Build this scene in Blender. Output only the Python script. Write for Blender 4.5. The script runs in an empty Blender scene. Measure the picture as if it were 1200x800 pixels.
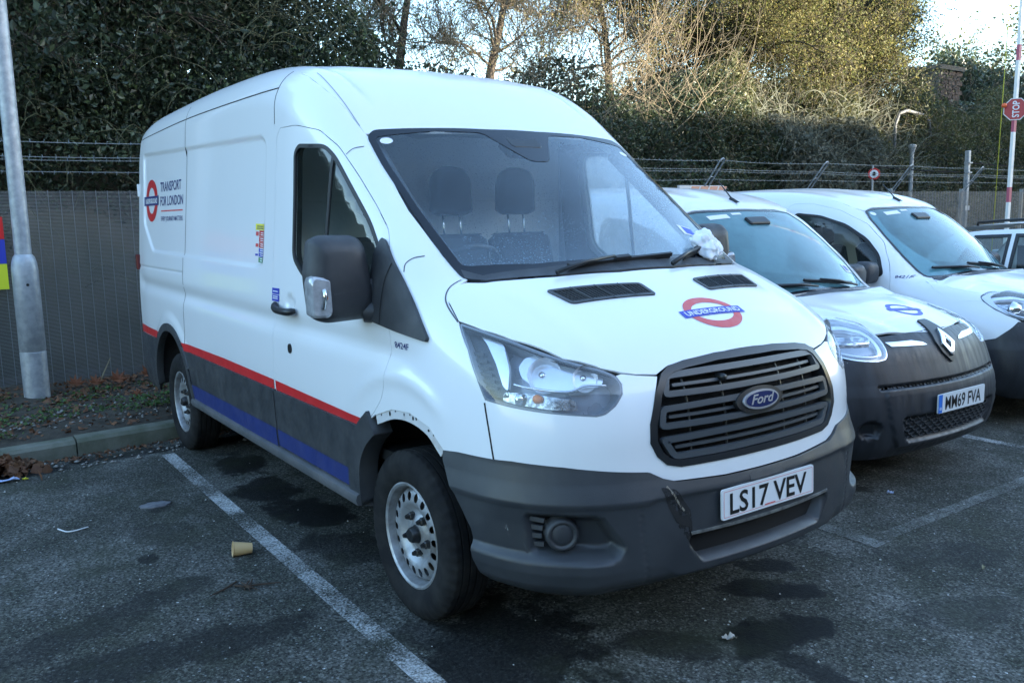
import bpy, bmesh, math, random
import numpy as np
from mathutils import Vector, Matrix
from mathutils.geometry import delaunay_2d_cdt
R = math.radians; PI = math.pi
scene = bpy.context.scene
COL = scene.collection
# ---------------------------------------------------------------- camera, sky, sun, exposure
cam_d = bpy.data.cameras.new('camera'); cam = bpy.data.objects.new('camera', cam_d); COL.objects.link(cam); scene.camera = cam
cam_d.sensor_width = 36.0; cam_d.lens = 36.0*1011/1200; cam_d.clip_start = .05; cam_d.clip_end = 3000
CAM_POS = (3.026, -2.548, 1.646); yaw, pitch, roll = 2.5300, -.1450, -.0190
f_ = Vector((math.cos(pitch)*math.cos(yaw), math.cos(pitch)*math.sin(yaw), math.sin(pitch)))
r_ = Vector((math.sin(yaw), -math.cos(yaw), 0)); u_ = r_.cross(f_)
r2 = r_*math.cos(roll)+u_*math.sin(roll); u2 = -r_*math.sin(roll)+u_*math.cos(roll)
cam.matrix_world = Matrix(((r2.x, u2.x, -f_.x, CAM_POS[0]), (r2.y, u2.y, -f_.y, CAM_POS[1]), (r2.z, u2.z, -f_.z, CAM_POS[2]), (0, 0, 0, 1)))
SUN_EL, SUN_AZ = 9.0, 33.0           # degrees; azimuth measured from +x towards +y
world = bpy.data.worlds.new('World'); scene.world = world; world.use_nodes = True
wn = world.node_tree; bg = wn.nodes['Background']
sky = wn.nodes.new('ShaderNodeTexSky'); sky.sky_type = 'NISHITA'; sky.sun_disc = False
sky.sun_elevation = R(SUN_EL); sky.sun_rotation = R(90-SUN_AZ); sky.air_density = 1.0; sky.dust_density = .9; sky.ozone_density = 2.0
wn.links.new(sky.outputs[0], bg.inputs[0]); bg.inputs[1].default_value = .15
sd_ = bpy.data.lights.new('sun', 'SUN'); sd_.energy = 4.2; sd_.angle = R(.5); sd_.color = (1.0, .88, .70)
so = bpy.data.objects.new('sun', sd_); COL.objects.link(so)
sdir = Vector((math.cos(R(SUN_AZ))*math.cos(R(SUN_EL)), math.sin(R(SUN_AZ))*math.cos(R(SUN_EL)), math.sin(R(SUN_EL))))
so.rotation_euler = sdir.to_track_quat('Z', 'Y').to_euler(); so.location = (20, 0, 20)
scene.view_settings.view_transform = 'Standard'; scene.view_settings.look = 'None'
scene.view_settings.gamma = 1; scene.view_settings.exposure = 3.02
scene.render.engine = 'CYCLES'; scene.cycles.max_bounces = 8; scene.cycles.transparent_max_bounces = 12
# ---------------------------------------------------------------- surface maths (numpy only)
import numpy as np
def catmull(pts, n=8, closed=False):
    P = np.array(pts, float)
    if closed: Q = np.vstack([P[-1], P, P[0], P[1]])
    else: Q = np.vstack([2*P[0]-P[1], P, 2*P[-1]-P[-2]])
    out = []
    for i in range(1, len(Q)-2):
        p0, p1, p2, p3 = Q[i-1], Q[i], Q[i+1], Q[i+2]
        # centripetal
        t0 = 0; t1 = t0+max(np.linalg.norm(p1-p0), 1e-6)**.5; t2 = t1+max(np.linalg.norm(p2-p1), 1e-6)**.5; t3 = t2+max(np.linalg.norm(p3-p2), 1e-6)**.5
        for t in np.linspace(t1, t2, n, endpoint=False):
            A1 = (t1-t)/(t1-t0)*p0+(t-t0)/(t1-t0)*p1; A2 = (t2-t)/(t2-t1)*p1+(t-t1)/(t2-t1)*p2; A3 = (t3-t)/(t3-t2)*p2+(t-t2)/(t3-t2)*p3
            B1 = (t2-t)/(t2-t0)*A1+(t-t0)/(t2-t0)*A2; B2 = (t3-t)/(t3-t1)*A2+(t-t1)/(t3-t1)*A3
            out.append((t2-t)/(t2-t1)*B1+(t-t1)/(t2-t1)*B2)
    if not closed: out.append(P[-1])
    return np.array(out)
def poly_sdf(P, V):                     # signed distance of points P (n,2) to closed polygon V (m,2), negative inside
    d = np.full(len(P), 1e18); s = np.ones(len(P)); A = V; B = np.roll(V, -1, 0)
    for a, b in zip(A, B):
        e = b-a; w = P-a
        q = w-np.outer(np.clip((w@e)/max(e@e, 1e-12), 0, 1), e)
        d = np.minimum(d, (q*q).sum(1))
        c1 = P[:, 1] >= a[1]; c2 = P[:, 1] < b[1]; c3 = e[0]*w[:, 1] > e[1]*w[:, 0]
        s = np.where((c1 & c2 & c3) | (~c1 & ~c2 & ~c3), -s, s)
    return s*np.sqrt(d)
def blur(G, s):
    k = int(3*s+1); w = np.exp(-.5*(np.arange(-k, k+1)/s)**2); w /= w.sum()
    for ax in (0, 1):
        Gp = np.pad(G, [(k, k) if a == ax else (0, 0) for a in (0, 1)], mode='edge')
        # linear extrapolation at the rim keeps slopes
        G = sum(w[i]*np.take(Gp, range(i, i+G.shape[ax]), axis=ax) for i in range(2*k+1))
    return G
class Grid:
    def __init__(s, x0, x1, z0, z1, h): s.x0, s.z0, s.h = x0, z0, h; s.X = np.arange(x0, x1+h/2, h); s.Z = np.arange(z0, z1+h/2, h)
    def pts(s): a, b = np.meshgrid(s.X, s.Z, indexing='ij'); return np.stack([a.ravel(), b.ravel()], 1)
    def set(s, v): s.G = np.asarray(v).reshape(len(s.X), len(s.Z)); return s
    def __call__(s, x, z):
        u = np.clip((x-s.x0)/s.h, 0, len(s.X)-1.001); v = np.clip((z-s.z0)/s.h, 0, len(s.Z)-1.001)
        i = u.astype(int); j = v.astype(int); u = u-i; v = v-j; G = s.G
        return (G[i, j]*(1-u)+G[i+1, j]*u)*(1-v)+(G[i, j+1]*(1-u)+G[i+1, j+1]*u)*v
class Shape:
    """closed body: side silhouette swept back over the width, cut by the half-width table, corners rounded by k"""
    def __init__(s, prof, sweep, crown, wx, wz, wt, kz, kv, blur_w=3.0, pw=2.0, kx=None):
        V = catmull(prof, 6, closed=True)
        x0, x1 = V[:, 0].min()-.5, V[:, 0].max()+.5; z0, z1 = V[:, 1].min()-.4, V[:, 1].max()+.4
        s.sd = Grid(x0, x1, z0, z1, .015); s.sd.set(poly_sdf(s.sd.pts(), V)); s.sd.G = blur(s.sd.G, .8)
        s.W = Grid(x0, x1, z0, z1, .025); wt = np.array(wt, float)
        T = np.array([np.interp(s.W.Z, wz, r) for r in wt])
        T = np.array([np.interp(s.W.X, wx, T[:, j]) for j in range(T.shape[1])]).T
        s.W.G = blur(T, blur_w); s.sw, s.cr, s.kz, s.kv, s.pw, s.kx = sweep, crown, kz, kv, pw, kx
    def f(s, P):
        x, y, z = P[:, 0], np.abs(P[:, 1]), P[:, 2]
        a = np.interp(z, s.sw[0], s.sw[1]); b = np.interp(x, s.cr[0], s.cr[1])
        ye = np.sqrt(y*y+1e-4)
        d1 = s.sd(x+a*ye**s.pw, z+b*y*y); d2 = y-s.W(x, z); k = np.interp(z, s.kz, s.kv)
        if s.kx: k = k*np.interp(x, *s.kx)
        h = np.clip(.5+.5*(d1-d2)/k, 0, 1)
        return d2*(1-h)+d1*h+k*h*(1-h)
    def grad(s, P, e=.008):
        g = np.stack([s.f(P+np.eye(3)[i]*e)-s.f(P-np.eye(3)[i]*e) for i in range(3)], 1)
        return g/np.maximum(np.linalg.norm(g, axis=1), 1e-9)[:, None]
    def cast(s, O, D, t0, t1, n=90):     # first crossing going from outside along D
        O = np.atleast_2d(np.asarray(O, float)); D = np.broadcast_to(np.asarray(D, float), O.shape)
        N = len(O); lo = np.full(N, np.nan); hi = np.full(N, np.nan); ts = np.linspace(t0, t1, n); act = np.ones(N, bool)
        best = np.full(N, 1e9); bt = np.full(N, t0)
        for a, b in zip(ts[:-1], ts[1:]):
            idx = np.where(act)[0]
            if not len(idx): break
            v = s.f(O[idx]+D[idx]*b)
            m = v < best[idx]; best[idx[m]] = v[m]; bt[idx[m]] = b
            ins = idx[v < 0]; lo[ins] = a; hi[ins] = b; act[ins] = False
        ok = ~np.isnan(lo); i = np.where(ok)[0]
        for _ in range(18):
            m = .5*(lo[i]+hi[i]); v = s.f(O[i]+D[i]*m[:, None]) < 0
            hi[i] = np.where(v, m, hi[i]); lo[i] = np.where(v, lo[i], m)
        t = np.where(ok, .5*(np.nan_to_num(lo)+np.nan_to_num(hi)), bt)
        return O+D*t[:, None], ok
    def snap(s, P, it=12):               # nearest-ish surface point
        P = np.array(P, float)
        for _ in range(it): P = P-s.grad(P)*s.f(P)[:, None]*.9
        return P
def van_shape():
    prof = [(.80,.20),(.93,.22),(.995,.29),(1.02,.42),(1.024,.56),(1.015,.70),(1.00,.82),(.992,.93),(.965,1.04),(.915,1.13),(.83,1.21),(.70,1.285),(.55,1.35),(.42,1.40),(.32,1.435),
            (.10,1.585),(-.15,1.765),(-.40,1.94),(-.60,2.09),(-.80,2.235),(-1.00,2.345),(-1.25,2.43),(-1.6,2.485),(-2.4,2.51),(-3.4,2.50),(-4.2,2.47),(-4.40,2.43),(-4.46,2.32),(-4.49,1.9),(-4.50,1.2),(-4.50,.6),(-4.49,.32),(-4.4,.25),(-3,.25),(-1,.25)]
    sweep = ([0,.3,1.1,1.4,2.0,2.3,2.5],[.20,.20,.20,.24,.16,.10,.02])
    crown = ([-4.5,-1,-.5,.3,1],[.04,.04,.04,.05,.06])
    wz = [.15,.30,.45,.60,.80,1.0,1.2,1.4,1.7,2.0,2.3,2.6]
    wx = [-4.5,-4.2,-3.5,-1.2,-.6,-.1,.3,.6,.85,1.05]
    wt = [[.90,.95,.975,.985,.985,.985,.98,.965,.945,.925,.905,.88],
          [.92,.97,.995,1.00,1.005,1.005,1.00,.985,.96,.94,.92,.90],
          [.92,.97,.995,1.00,1.01,1.01,1.005,.99,.965,.94,.92,.90],
          [.92,.97,.995,1.00,1.01,1.01,1.005,.985,.955,.93,.91,.89],
          [.92,.97,.995,1.00,1.01,1.005,.995,.97,.93,.885,.86,.84],
          [.92,.97,.995,1.00,1.005,1.0,.98,.945,.88,.83,.80,.79],
          [.90,.95,.985,.99,.995,.985,.95,.89,.83,.79,.77,.76],
          [.87,.91,.94,.95,.945,.93,.90,.855,.80,.76,.75,.75],
          [.76,.80,.82,.835,.83,.82,.80,.785,.78,.75,.74,.74],
          [.58,.62,.65,.68,.68,.68,.68,.68,.75,.74,.73,.73]]
    return Shape(prof, sweep, crown, wx, wz, wt, [0,.3,1.0,1.3,1.5,2.0,2.3], [.15,.2,.2,.16,.12,.14,.22])
def kangoo_shape():
    prof = [(.60,.20),(.76,.22),(.83,.30),(.86,.42),(.865,.54),(.85,.64),(.825,.73),(.80,.80),(.765,.865),(.69,.93),(.55,.99),(.30,1.05),(.05,1.09),(-.07,1.115),
            (-.3,1.30),(-.55,1.495),(-.77,1.645),(-.95,1.735),(-1.2,1.80),(-1.6,1.84),(-2.2,1.85),(-2.8,1.82),(-3.12,1.77),(-3.24,1.68),(-3.31,1.4),(-3.34,.9),(-3.34,.4),(-3.25,.28),(-1,.25)]
    sweep = ([0,.3,.9,1.1,1.6,1.8],[.22,.22,.23,.24,.12,.05])
    crown = ([-3.3,-1,0,.8],[.06,.07,.06,.08])
    wz = [.15,.30,.45,.8,1.0,1.2,1.4,1.6,1.85]
    wx = [-3.35,-3.0,-1.0,-.4,.1,.4,.65,.85]
    wt = [[.80,.85,.87,.88,.87,.85,.81,.77,.70],
          [.82,.87,.895,.91,.905,.89,.85,.81,.75],
          [.82,.87,.90,.915,.91,.895,.865,.83,.76],
          [.82,.87,.90,.915,.91,.88,.835,.78,.72],
          [.82,.87,.90,.915,.905,.85,.80,.76,.72],
          [.82,.87,.90,.91,.885,.83,.79,.76,.72],
          [.80,.85,.875,.87,.86,.82,.78,.76,.72],
          [.70,.74,.77,.77,.76,.75,.74,.73,.72]]
    return Shape(prof, sweep, crown, wx, wz, wt, [0,.3,.9,1.1,1.4,1.8], [.15,.25,.25,.12,.10,.2])
# ---------------------------------------------------------------- object helpers
def base(n):
    import re
    return n
def link(o, parent=None):
    COL.objects.link(o)
    if parent is not None: o.parent = parent
    return o
def tag(o, label=None, cat=None, group=None, kind=None):
    if label: o['label'] = label
    if cat: o['category'] = cat
    if group: o['group'] = group
    if kind: o['kind'] = kind
    return o
def thing(name, label, cat, loc=(0, 0, 0), rz=0, group=None):
    o = bpy.data.objects.new(name, None); o.empty_display_size = .2; link(o); o.location = loc; o.rotation_euler = (0, 0, rz)
    return tag(o, label, cat, group)
def copy_tree(o, parent=None):
    c = o.copy(); COL.objects.link(c)
    if parent is not None: c.parent = parent
    for ch in list(o.children): copy_tree(ch, c)
    return c
def me_new(name, V, F, mats, mi=None, N=None, smooth=True, angle=None):
    me = bpy.data.meshes.new(name)
    V = np.asarray(V, np.float32)
    if isinstance(F, np.ndarray):
        k = F.shape[1]; nf = len(F)
        me.vertices.add(len(V)); me.vertices.foreach_set('co', V.ravel())
        me.loops.add(nf*k); me.loops.foreach_set('vertex_index', F.astype(np.int32).ravel())
        me.polygons.add(nf); me.polygons.foreach_set('loop_start', np.arange(0, nf*k, k, dtype=np.int32)); me.update(calc_edges=True)
    else:
        me.from_pydata([tuple(map(float, v)) for v in V], [], [tuple(int(i) for i in f) for f in F]); me.update()
    for m in (mats if isinstance(mats, (list, tuple)) else [mats]): me.materials.append(m)
    if mi is not None: me.polygons.foreach_set('material_index', np.asarray(mi, np.int32))
    me.polygons.foreach_set('use_smooth', [bool(smooth)]*len(me.polygons))
    if angle: me.set_sharp_from_angle(angle=R(angle))
    if N is not None: me.normals_split_custom_set_from_vertices([tuple(map(float, n)) for n in N])
    return me
def mk(name, V, F, mats, parent=None, mi=None, N=None, smooth=False, angle=None, loc=None):
    o = bpy.data.objects.new(name, me_new(name, V, F, mats, mi, N, smooth, angle)); link(o, parent)
    if loc is not None: o.location = loc
    return o
class MB:
    """collects primitive shapes into one mesh"""
    def __init__(s): s.V = []; s.F = []; s.M = []
    def add(s, V, F, m=0):
        b = len(s.V); s.V += [tuple(map(float, v)) for v in V]; s.F += [tuple(int(i)+b for i in f) for f in F]; s.M += [m]*len(F); return s
    def box(s, c, d, rot=None, m=0, bev=0):
        x, y, z = [q/2 for q in d]
        if bev > 0:
            b = bev; P = []
            for sz in (-1, 1):
                for (ex, ey, ez) in ((b, b, 0), ):
                    pass
            ring = lambda X, Y, Z: [(-X+b, -Y, Z), (X-b, -Y, Z), (X, -Y+b, Z), (X, Y-b, Z), (X-b, Y, Z), (-X+b, Y, Z), (-X, Y-b, Z), (-X, -Y+b, Z)]
            V = ring(x-b*.7, y-b*.7, -z)+ring(x, y, -z+b*.7)+ring(x, y, z-b*.7)+ring(x-b*.7, y-b*.7, z)
            F = [tuple(range(7, -1, -1)), tuple(range(24, 32))]
            for k in range(3):
                for i in range(8): j = (i+1) % 8; F.append((k*8+i, k*8+j, k*8+8+j, k*8+8+i))
        else:
            V = [(-x, -y, -z), (x, -y, -z), (x, y, -z), (-x, y, -z), (-x, -y, z), (x, -y, z), (x, y, z), (-x, y, z)]
            F = [(0, 3, 2, 1), (4, 5, 6, 7), (0, 1, 5, 4), (1, 2, 6, 5), (2, 3, 7, 6), (3, 0, 4, 7)]
        if rot is not None: V = [tuple(rot @ Vector(v)) for v in V]
        return s.add([(v[0]+c[0], v[1]+c[1], v[2]+c[2]) for v in V], F, m)
    def bar(s, a, b, w, t, up=(0, 0, 1), m=0):
        a = Vector(a); b = Vector(b); d = b-a; L = d.length; d.normalize(); u = Vector(up)
        sx = d.cross(u); 
        if sx.length < 1e-4: sx = d.cross(Vector((1, 0, 0)))
        sx.normalize(); uu = sx.cross(d)
        M = Matrix((d, sx, uu)).transposed()
        return s.box((a+b)/2, (L, w, t), M, m)
    def tube(s, path, r, n=8, m=0, cap=True):
        path = [Vector(p) for p in path]; rs = r if hasattr(r, '__len__') else [r]*len(path)
        V = []; F = []; prev = None
        for i, p in enumerate(path):
            d = (path[min(i+1, len(path)-1)]-path[max(i-1, 0)]); d.normalize()
            if prev is None:
                a = d.orthogonal().normalized()
            else:
                a = prev-d*prev.dot(d); a = a.normalized() if a.length > 1e-5 else d.orthogonal().normalized()
            prev = a; b = d.cross(a)
            for k in range(n):
                t = 2*PI*k/n; V.append(p+(a*math.cos(t)+b*math.sin(t))*rs[i])
        for i in range(len(path)-1):
            for k in range(n): j = (k+1) % n; F.append((i*n+k, i*n+j, (i+1)*n+j, (i+1)*n+k))
        if cap: F.append(tuple(range(n-1, -1, -1))); F.append(tuple((len(path)-1)*n+k for k in range(n)))
        return s.add(V, F, m)
    def lathe(s, prof, c=(0, 0, 0), axis='z', n=32, m=0):
        V = []; F = []
        for (r, h) in prof:
            for k in range(n):
                t = 2*PI*k/n; x, y = r*math.cos(t), r*math.sin(t)
                V.append({'z': (x, y, h), 'y': (x, h, -y), 'x': (h, x, y)}[axis])
        for i in range(len(prof)-1):
            for k in range(n): j = (k+1) % n; F.append((i*n+k, i*n+j, (i+1)*n+j, (i+1)*n+k))
        return s.add([(v[0]+c[0], v[1]+c[1], v[2]+c[2]) for v in V], F, m)
    def prism(s, pts, z0, z1, m=0, frame=None):
        n = len(pts); V = [(p[0], p[1], z0) for p in pts]+[(p[0], p[1], z1) for p in pts]
        F = [tuple(range(n-1, -1, -1)), tuple(range(n, 2*n))]+[(i, (i+1) % n, n+(i+1) % n, n+i) for i in range(n)]
        if frame is not None: V = [tuple(frame @ Vector(v)) for v in V]
        return s.add(V, F, m)
    def build(s, name, mats, parent=None, smooth=False, angle=None, loc=None, bevel=0):
        o = mk(name, s.V, s.F, mats, parent, mi=s.M, smooth=smooth or bool(angle), angle=angle, loc=loc)
        if bevel:
            bm = bmesh.new(); bm.from_mesh(o.data); bmesh.ops.remove_doubles(bm, verts=bm.verts, dist=1e-5)
            es = [e for e in bm.edges if len(e.link_faces) == 2 and e.calc_face_angle(0) > R(35)]
            bmesh.ops.bevel(bm, geom=es, offset=bevel, segments=2, affect='EDGES', profile=.6, clamp_overlap=True)
            bm.to_mesh(o.data); bm.free(); o.data.polygons.foreach_set('use_smooth', [True]*len(o.data.polygons)); o.data.set_sharp_from_angle(angle=R(40))
        return o
# ---------------------------------------------------------------- materials
MATS = {}
def nodes_new(name):
    m = bpy.data.materials.new(name); m.use_nodes = True; nt = m.node_tree; nt.nodes.clear()
    out = nt.nodes.new('ShaderNodeOutputMaterial'); return m, nt, out
def N_(nt, t, **kw):
    n = nt.nodes.new(t)
    for k, v in kw.items():
        if k.startswith('i_'):
            key = k[2:]; key = int(key) if key.isdigit() else key.replace('_', ' ')
            n.inputs[key].default_value = v
        else: setattr(n, k, v)
    return n
def ramp(nt, src, stops, interp='LINEAR'):
    r = nt.nodes.new('ShaderNodeValToRGB'); e = r.color_ramp.elements; r.color_ramp.interpolation = interp
    while len(e) < len(stops): e.new(.5)
    for q, (p, c) in zip(e, stops): q.position = p; q.color = (c[0], c[1], c[2], 1) if hasattr(c, '__len__') else (c, c, c, 1)
    nt.links.new(src, r.inputs[0]); return r.outputs[0]
def mixc(nt, fac, a, b, mode='MIX'):
    m = nt.nodes.new('ShaderNodeMix'); m.data_type = 'RGBA'; m.blend_type = mode
    for sock, v in ((m.inputs[0], fac), (m.inputs[6], a), (m.inputs[7], b)):
        if isinstance(v, (int, float)): sock.default_value = v
        elif hasattr(v, '__len__'): sock.default_value = (v[0], v[1], v[2], 1)
        else: nt.links.new(v, sock)
    return m.outputs[2]
def mathn(nt, op, a, b=None, c=None, clamp=False):
    m = nt.nodes.new('ShaderNodeMath'); m.operation = op; m.use_clamp = clamp
    for i, v in enumerate((a, b, c)):
        if v is None: continue
        if isinstance(v, (int, float)): m.inputs[i].default_value = v
        else: nt.links.new(v, m.inputs[i])
    return m.outputs[0]
def coords(nt): return nt.nodes.new('ShaderNodeTexCoord').outputs['Object']
def noise(nt, co, scale, detail=4, rough=.55, dist=0):
    n = N_(nt, 'ShaderNodeTexNoise'); n.inputs['Scale'].default_value = scale; n.inputs['Detail'].default_value = detail
    n.inputs['Roughness'].default_value = rough; n.inputs['Distortion'].default_value = dist; nt.links.new(co, n.inputs['Vector']); return n.outputs['Fac']
def stretch(nt, co, sc):
    m = nt.nodes.new('ShaderNodeMapping'); m.inputs['Scale'].default_value = sc; nt.links.new(co, m.inputs[0]); return m.outputs[0]
def mat(name, c, rough=.5, metal=0, c2=None, scale=8, stops=(.35, .65), bump=0, bscale=60, coat=0, spec=None, emit=None, stretch_=None, detail=4):
    if name in MATS: return MATS[name]
    m, nt, out = nodes_new(name); p = nt.nodes.new('ShaderNodeBsdfPrincipled'); nt.links.new(p.outputs[0], out.inputs[0])
    p.inputs['Base Color'].default_value = (*c, 1); p.inputs['Roughness'].default_value = rough; p.inputs['Metallic'].default_value = metal
    if coat: p.inputs['Coat Weight'].default_value = coat; p.inputs['Coat Roughness'].default_value = .04
    if spec is not None: p.inputs['Specular IOR Level'].default_value = spec
    if emit: p.inputs['Emission Color'].default_value = (*emit[:3], 1); p.inputs['Emission Strength'].default_value = emit[3]
    if c2 is not None or bump:
        co = coords(nt)
        if stretch_: co = stretch(nt, co, stretch_)
    if c2 is not None:
        f = ramp(nt, noise(nt, co, scale, detail), [(stops[0], 0.), (stops[1], 1.)])
        nt.links.new(mixc(nt, f, c, c2), p.inputs['Base Color'])
        rr = ramp(nt, noise(nt, co, scale*2.3, 3), [(.3, max(rough-.12, .02)), (.7, min(rough+.12, 1))]); nt.links.new(rr, p.inputs['Roughness'])
    if bump:
        b = nt.nodes.new('ShaderNodeBump'); b.inputs['Strength'].default_value = bump; b.inputs['Distance'].default_value = .01
        nt.links.new(noise(nt, co, bscale, 5, .6), b.inputs['Height']); nt.links.new(b.outputs[0], p.inputs['Normal'])
    MATS[name] = m; return m
# ---------------------------------------------------------------- draped panels
def unit(a): return a/np.maximum(np.linalg.norm(a, axis=-1, keepdims=True), 1e-9)
class Proj:
    """maps a flat (u,v) drawing to rays on a Shape"""
    def __init__(s, kind, a=None): s.k = kind; s.a = a
    def uv(s, P):
        P = np.atleast_2d(np.asarray(P, float))
        if s.k == 'side': return P[:, [0, 2]]
        if s.k == 'front': return P[:, [1, 2]]
        if s.k == 'top': return P[:, [0, 1]]
        if s.k == 'wrap': x0, r = s.a; return np.stack([np.arctan2(P[:, 1], P[:, 0]-x0)*r, P[:, 2]], 1)
        if s.k == 'rake': c, q = s.a; return np.stack([P[:, 1], -q*P[:, 0]+c*P[:, 2]], 1)
    def rays(s, U):
        u, v = U[:, 0], U[:, 1]; n = len(U); z = np.zeros(n); o = np.ones(n)
        if s.k == 'side': return np.stack([u, -1.6*o, v], 1), np.array([0, 1., 0]), 0, 1.7
        if s.k == 'front': return np.stack([1.6*o, u, v], 1), np.array([-1., 0, 0]), 0, 3.2
        if s.k == 'top': return np.stack([u, v, 3.0*o], 1), np.array([0, 0, -1.]), 0, 2.7
        if s.k == 'wrap':
            x0, r = s.a; t = u/r; d = np.stack([np.cos(t), np.sin(t), z], 1); return np.array([x0, 0, 0])+d*2.6+np.stack([z, z, v], 1), -d, 0, 2.5
        if s.k == 'rake':
            c, q = s.a; d = np.array([c, 0, q]); e2 = np.array([-q, 0, c]); return np.outer(v, e2)+np.outer(u, [0, 1, 0])+d*3.2, -d, 0, 3.6
SIDE = Proj('side'); FRONT = Proj('front'); TOP = Proj('top'); WRAP = Proj('wrap', (-.6, 1.4)); RAKE = Proj('rake', (.62, .785))
def resample(L, h):
    L = np.asarray(L, float); out = []
    for a, b in zip(L, np.roll(L, -1, 0)):
        n = max(1, int(np.ceil(np.linalg.norm(b-a)/h))); out += [a+(b-a)*k/n for k in range(n)]
    return np.array(out)
def fillet(L, r, n=5):
    L = np.asarray(L, float); out = []; N = len(L)
    for i in range(N):
        p, a, b = L[i], L[i-1], L[(i+1) % N]; da = a-p; db = b-p; la, lb = np.linalg.norm(da), np.linalg.norm(db)
        rr = r[i] if hasattr(r, '__len__') else r
        q = min(rr, la*.45, lb*.45)
        if q < 1e-4: out.append(p); continue
        A = p+da/la*q; B = p+db/lb*q
        for t in np.linspace(0, 1, n): out.append((1-t)**2*A+2*t*(1-t)*p+t*t*B)
    return np.array(out)
def area2(L): x, y = L[:, 0], L[:, 1]; return .5*np.sum(x*np.roll(y, -1)-np.roll(x, -1)*y)
def shrink(L, d):
    """move a closed outline inward by d"""
    if abs(d) < 1e-9: return L
    L = np.asarray(L); s = np.sign(area2(L)); e = unit(np.roll(L, -1, 0)-L); n = np.stack([-e[:, 1], e[:, 0]], 1)*s
    m = unit(n+np.roll(n, 1, 0)); c = np.maximum((m*n).sum(1), .5); return L+m*(d/c)[:, None]
def loops_sdf(P, loops):
    d = poly_sdf(P, loops[0])
    for h in loops[1:]: d = np.maximum(d, -poly_sdf(P, h))
    return d
def tri2d(loops, h):
    loops = [resample(l, h) for l in loops]
    lo = loops[0].min(0); hi = loops[0].max(0)
    gx = np.arange(lo[0], hi[0], h); gy = np.arange(lo[1], hi[1], h*.87)
    G = np.stack(np.meshgrid(gx, gy, indexing='ij'), -1); G[:, 1::2, 0] += h/2; G = G.reshape(-1, 2)
    G = G[loops_sdf(G, loops) < -h*.45]
    B = np.vstack(loops); E = []; k = 0
    for l in loops: n = len(l); E += [(k+i, k+(i+1) % n) for i in range(n)]; k += n
    V = np.vstack([B, G])
    r = delaunay_2d_cdt([Vector(v) for v in V], E, [], 0, 1e-7)
    P = np.array([tuple(v) for v in r[0]]); F = np.array([f for f in r[2] if len(f) == 3])
    c = P[F].mean(1); F = F[loops_sdf(c, loops) < 0]
    a = P[F]; ar = (a[:, 1, 0]-a[:, 0, 0])*(a[:, 2, 1]-a[:, 0, 1])-(a[:, 2, 0]-a[:, 0, 0])*(a[:, 1, 1]-a[:, 0, 1])
    F = F[np.abs(ar) > 1e-9]
    from collections import Counter
    ec = {}
    for f in F:
        for i in range(3):
            a_, b_ = int(f[i]), int(f[(i+1) % 3]); ec[(min(a_, b_), max(a_, b_))] = ec.get((min(a_, b_), max(a_, b_)), 0)+1
    be = [e for e, c_ in ec.items() if c_ == 1]
    return P, F, be
def drape(S, U, proj, off=0.0):
    O, D, t0, t1 = proj.rays(U); P, ok = S.cast(O, D, t0, t1); N = S.grad(P)
    if callable(off):
        o = off(P); e = .006; g = np.stack([(off(P+np.eye(3)[i]*e)-off(P-np.eye(3)[i]*e))/(2*e) for i in range(3)], 1)
        g = g-(g*N).sum(1)[:, None]*N; gl = np.linalg.norm(g, axis=1); g = g*np.minimum(1, 2.0/np.maximum(gl, 1e-6))[:, None]
        return P+N*o[:, None], unit(N-g)
    return P+N*off, N
def panel_data(S, proj, loops, h, off=0.0, rim=.012, gap=0.0):
    loops = [np.asarray(l, float) for l in loops]
    loops = [resample(l, h) for l in loops]
    if gap: loops = [shrink(loops[0], gap)]+[shrink(l, -gap) for l in loops[1:]]
    U, F, be = tri2d(loops, h)
    P, N = drape(S, U, proj, off)
    t = P[F]; fn = np.cross(t[:, 1]-t[:, 0], t[:, 2]-t[:, 0]); flip = (fn*N[F[:, 0]]).sum(1) < 0
    F = np.where(flip[:, None], F[:, ::-1], F); V = [P]; NN = [N]; FF = [tuple(f) for f in F]
    if rim:
        bd = set()
        for f in F:
            for i in range(3): bd.add((int(f[i]), int(f[(i+1) % 3])))
        be2 = [(a, b) if (a, b) in bd else (b, a) for a, b in be]
        idx = sorted({i for e in be2 for i in e}); pos = {v: k for k, v in enumerate(idx)}; n0 = len(P); m = len(idx)
        T = np.zeros((m, 3))
        for a, b in be2: d = P[b]-P[a]; T[pos[a]] += d; T[pos[b]] += d
        out = unit(np.cross(unit(T), N[idx])); w = unit(out+N[idx]*.35)
        V += [P[idx], P[idx]-N[idx]*rim]; NN += [w, out]
        for a, b in be2: FF.append((n0+pos[b], n0+pos[a], n0+m+pos[a], n0+m+pos[b]))
    return np.vstack(V), FF, np.vstack(NN)
def panel(S, name, proj, loops, mt, parent=None, h=.03, off=0.0, rim=.012, gap=0.0, mirror=False, both=False):
    """both: one mesh with its mirror image; mirror: left-hand copy only"""
    V, F, N = panel_data(S, proj, loops, h, off, rim, gap)
    if mirror or both:
        V2 = V*[1, -1, 1]; N2 = N*[1, -1, 1]; F2 = [tuple(reversed(f)) for f in F]
        if both: n = len(V); V = np.vstack([V, V2]); N = np.vstack([N, N2]); F = F+[tuple(i+n for i in f) for f in F2]
        else: V, F, N = V2, F2, N2
    return mk(name, V, F, mt, parent, N=N, smooth=True)
def join_data(ds):
    V = []; F = []; N = []; b = 0
    for v, f, n in ds: V.append(v); N.append(n); F += [tuple(int(i)+b for i in q) for q in f]; b += len(v)
    return np.vstack(V), F, np.vstack(N)
def flipy(d): v, f, n = d; return v*[1, -1, 1], [tuple(reversed(q)) for q in f], n*[1, -1, 1]
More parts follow.
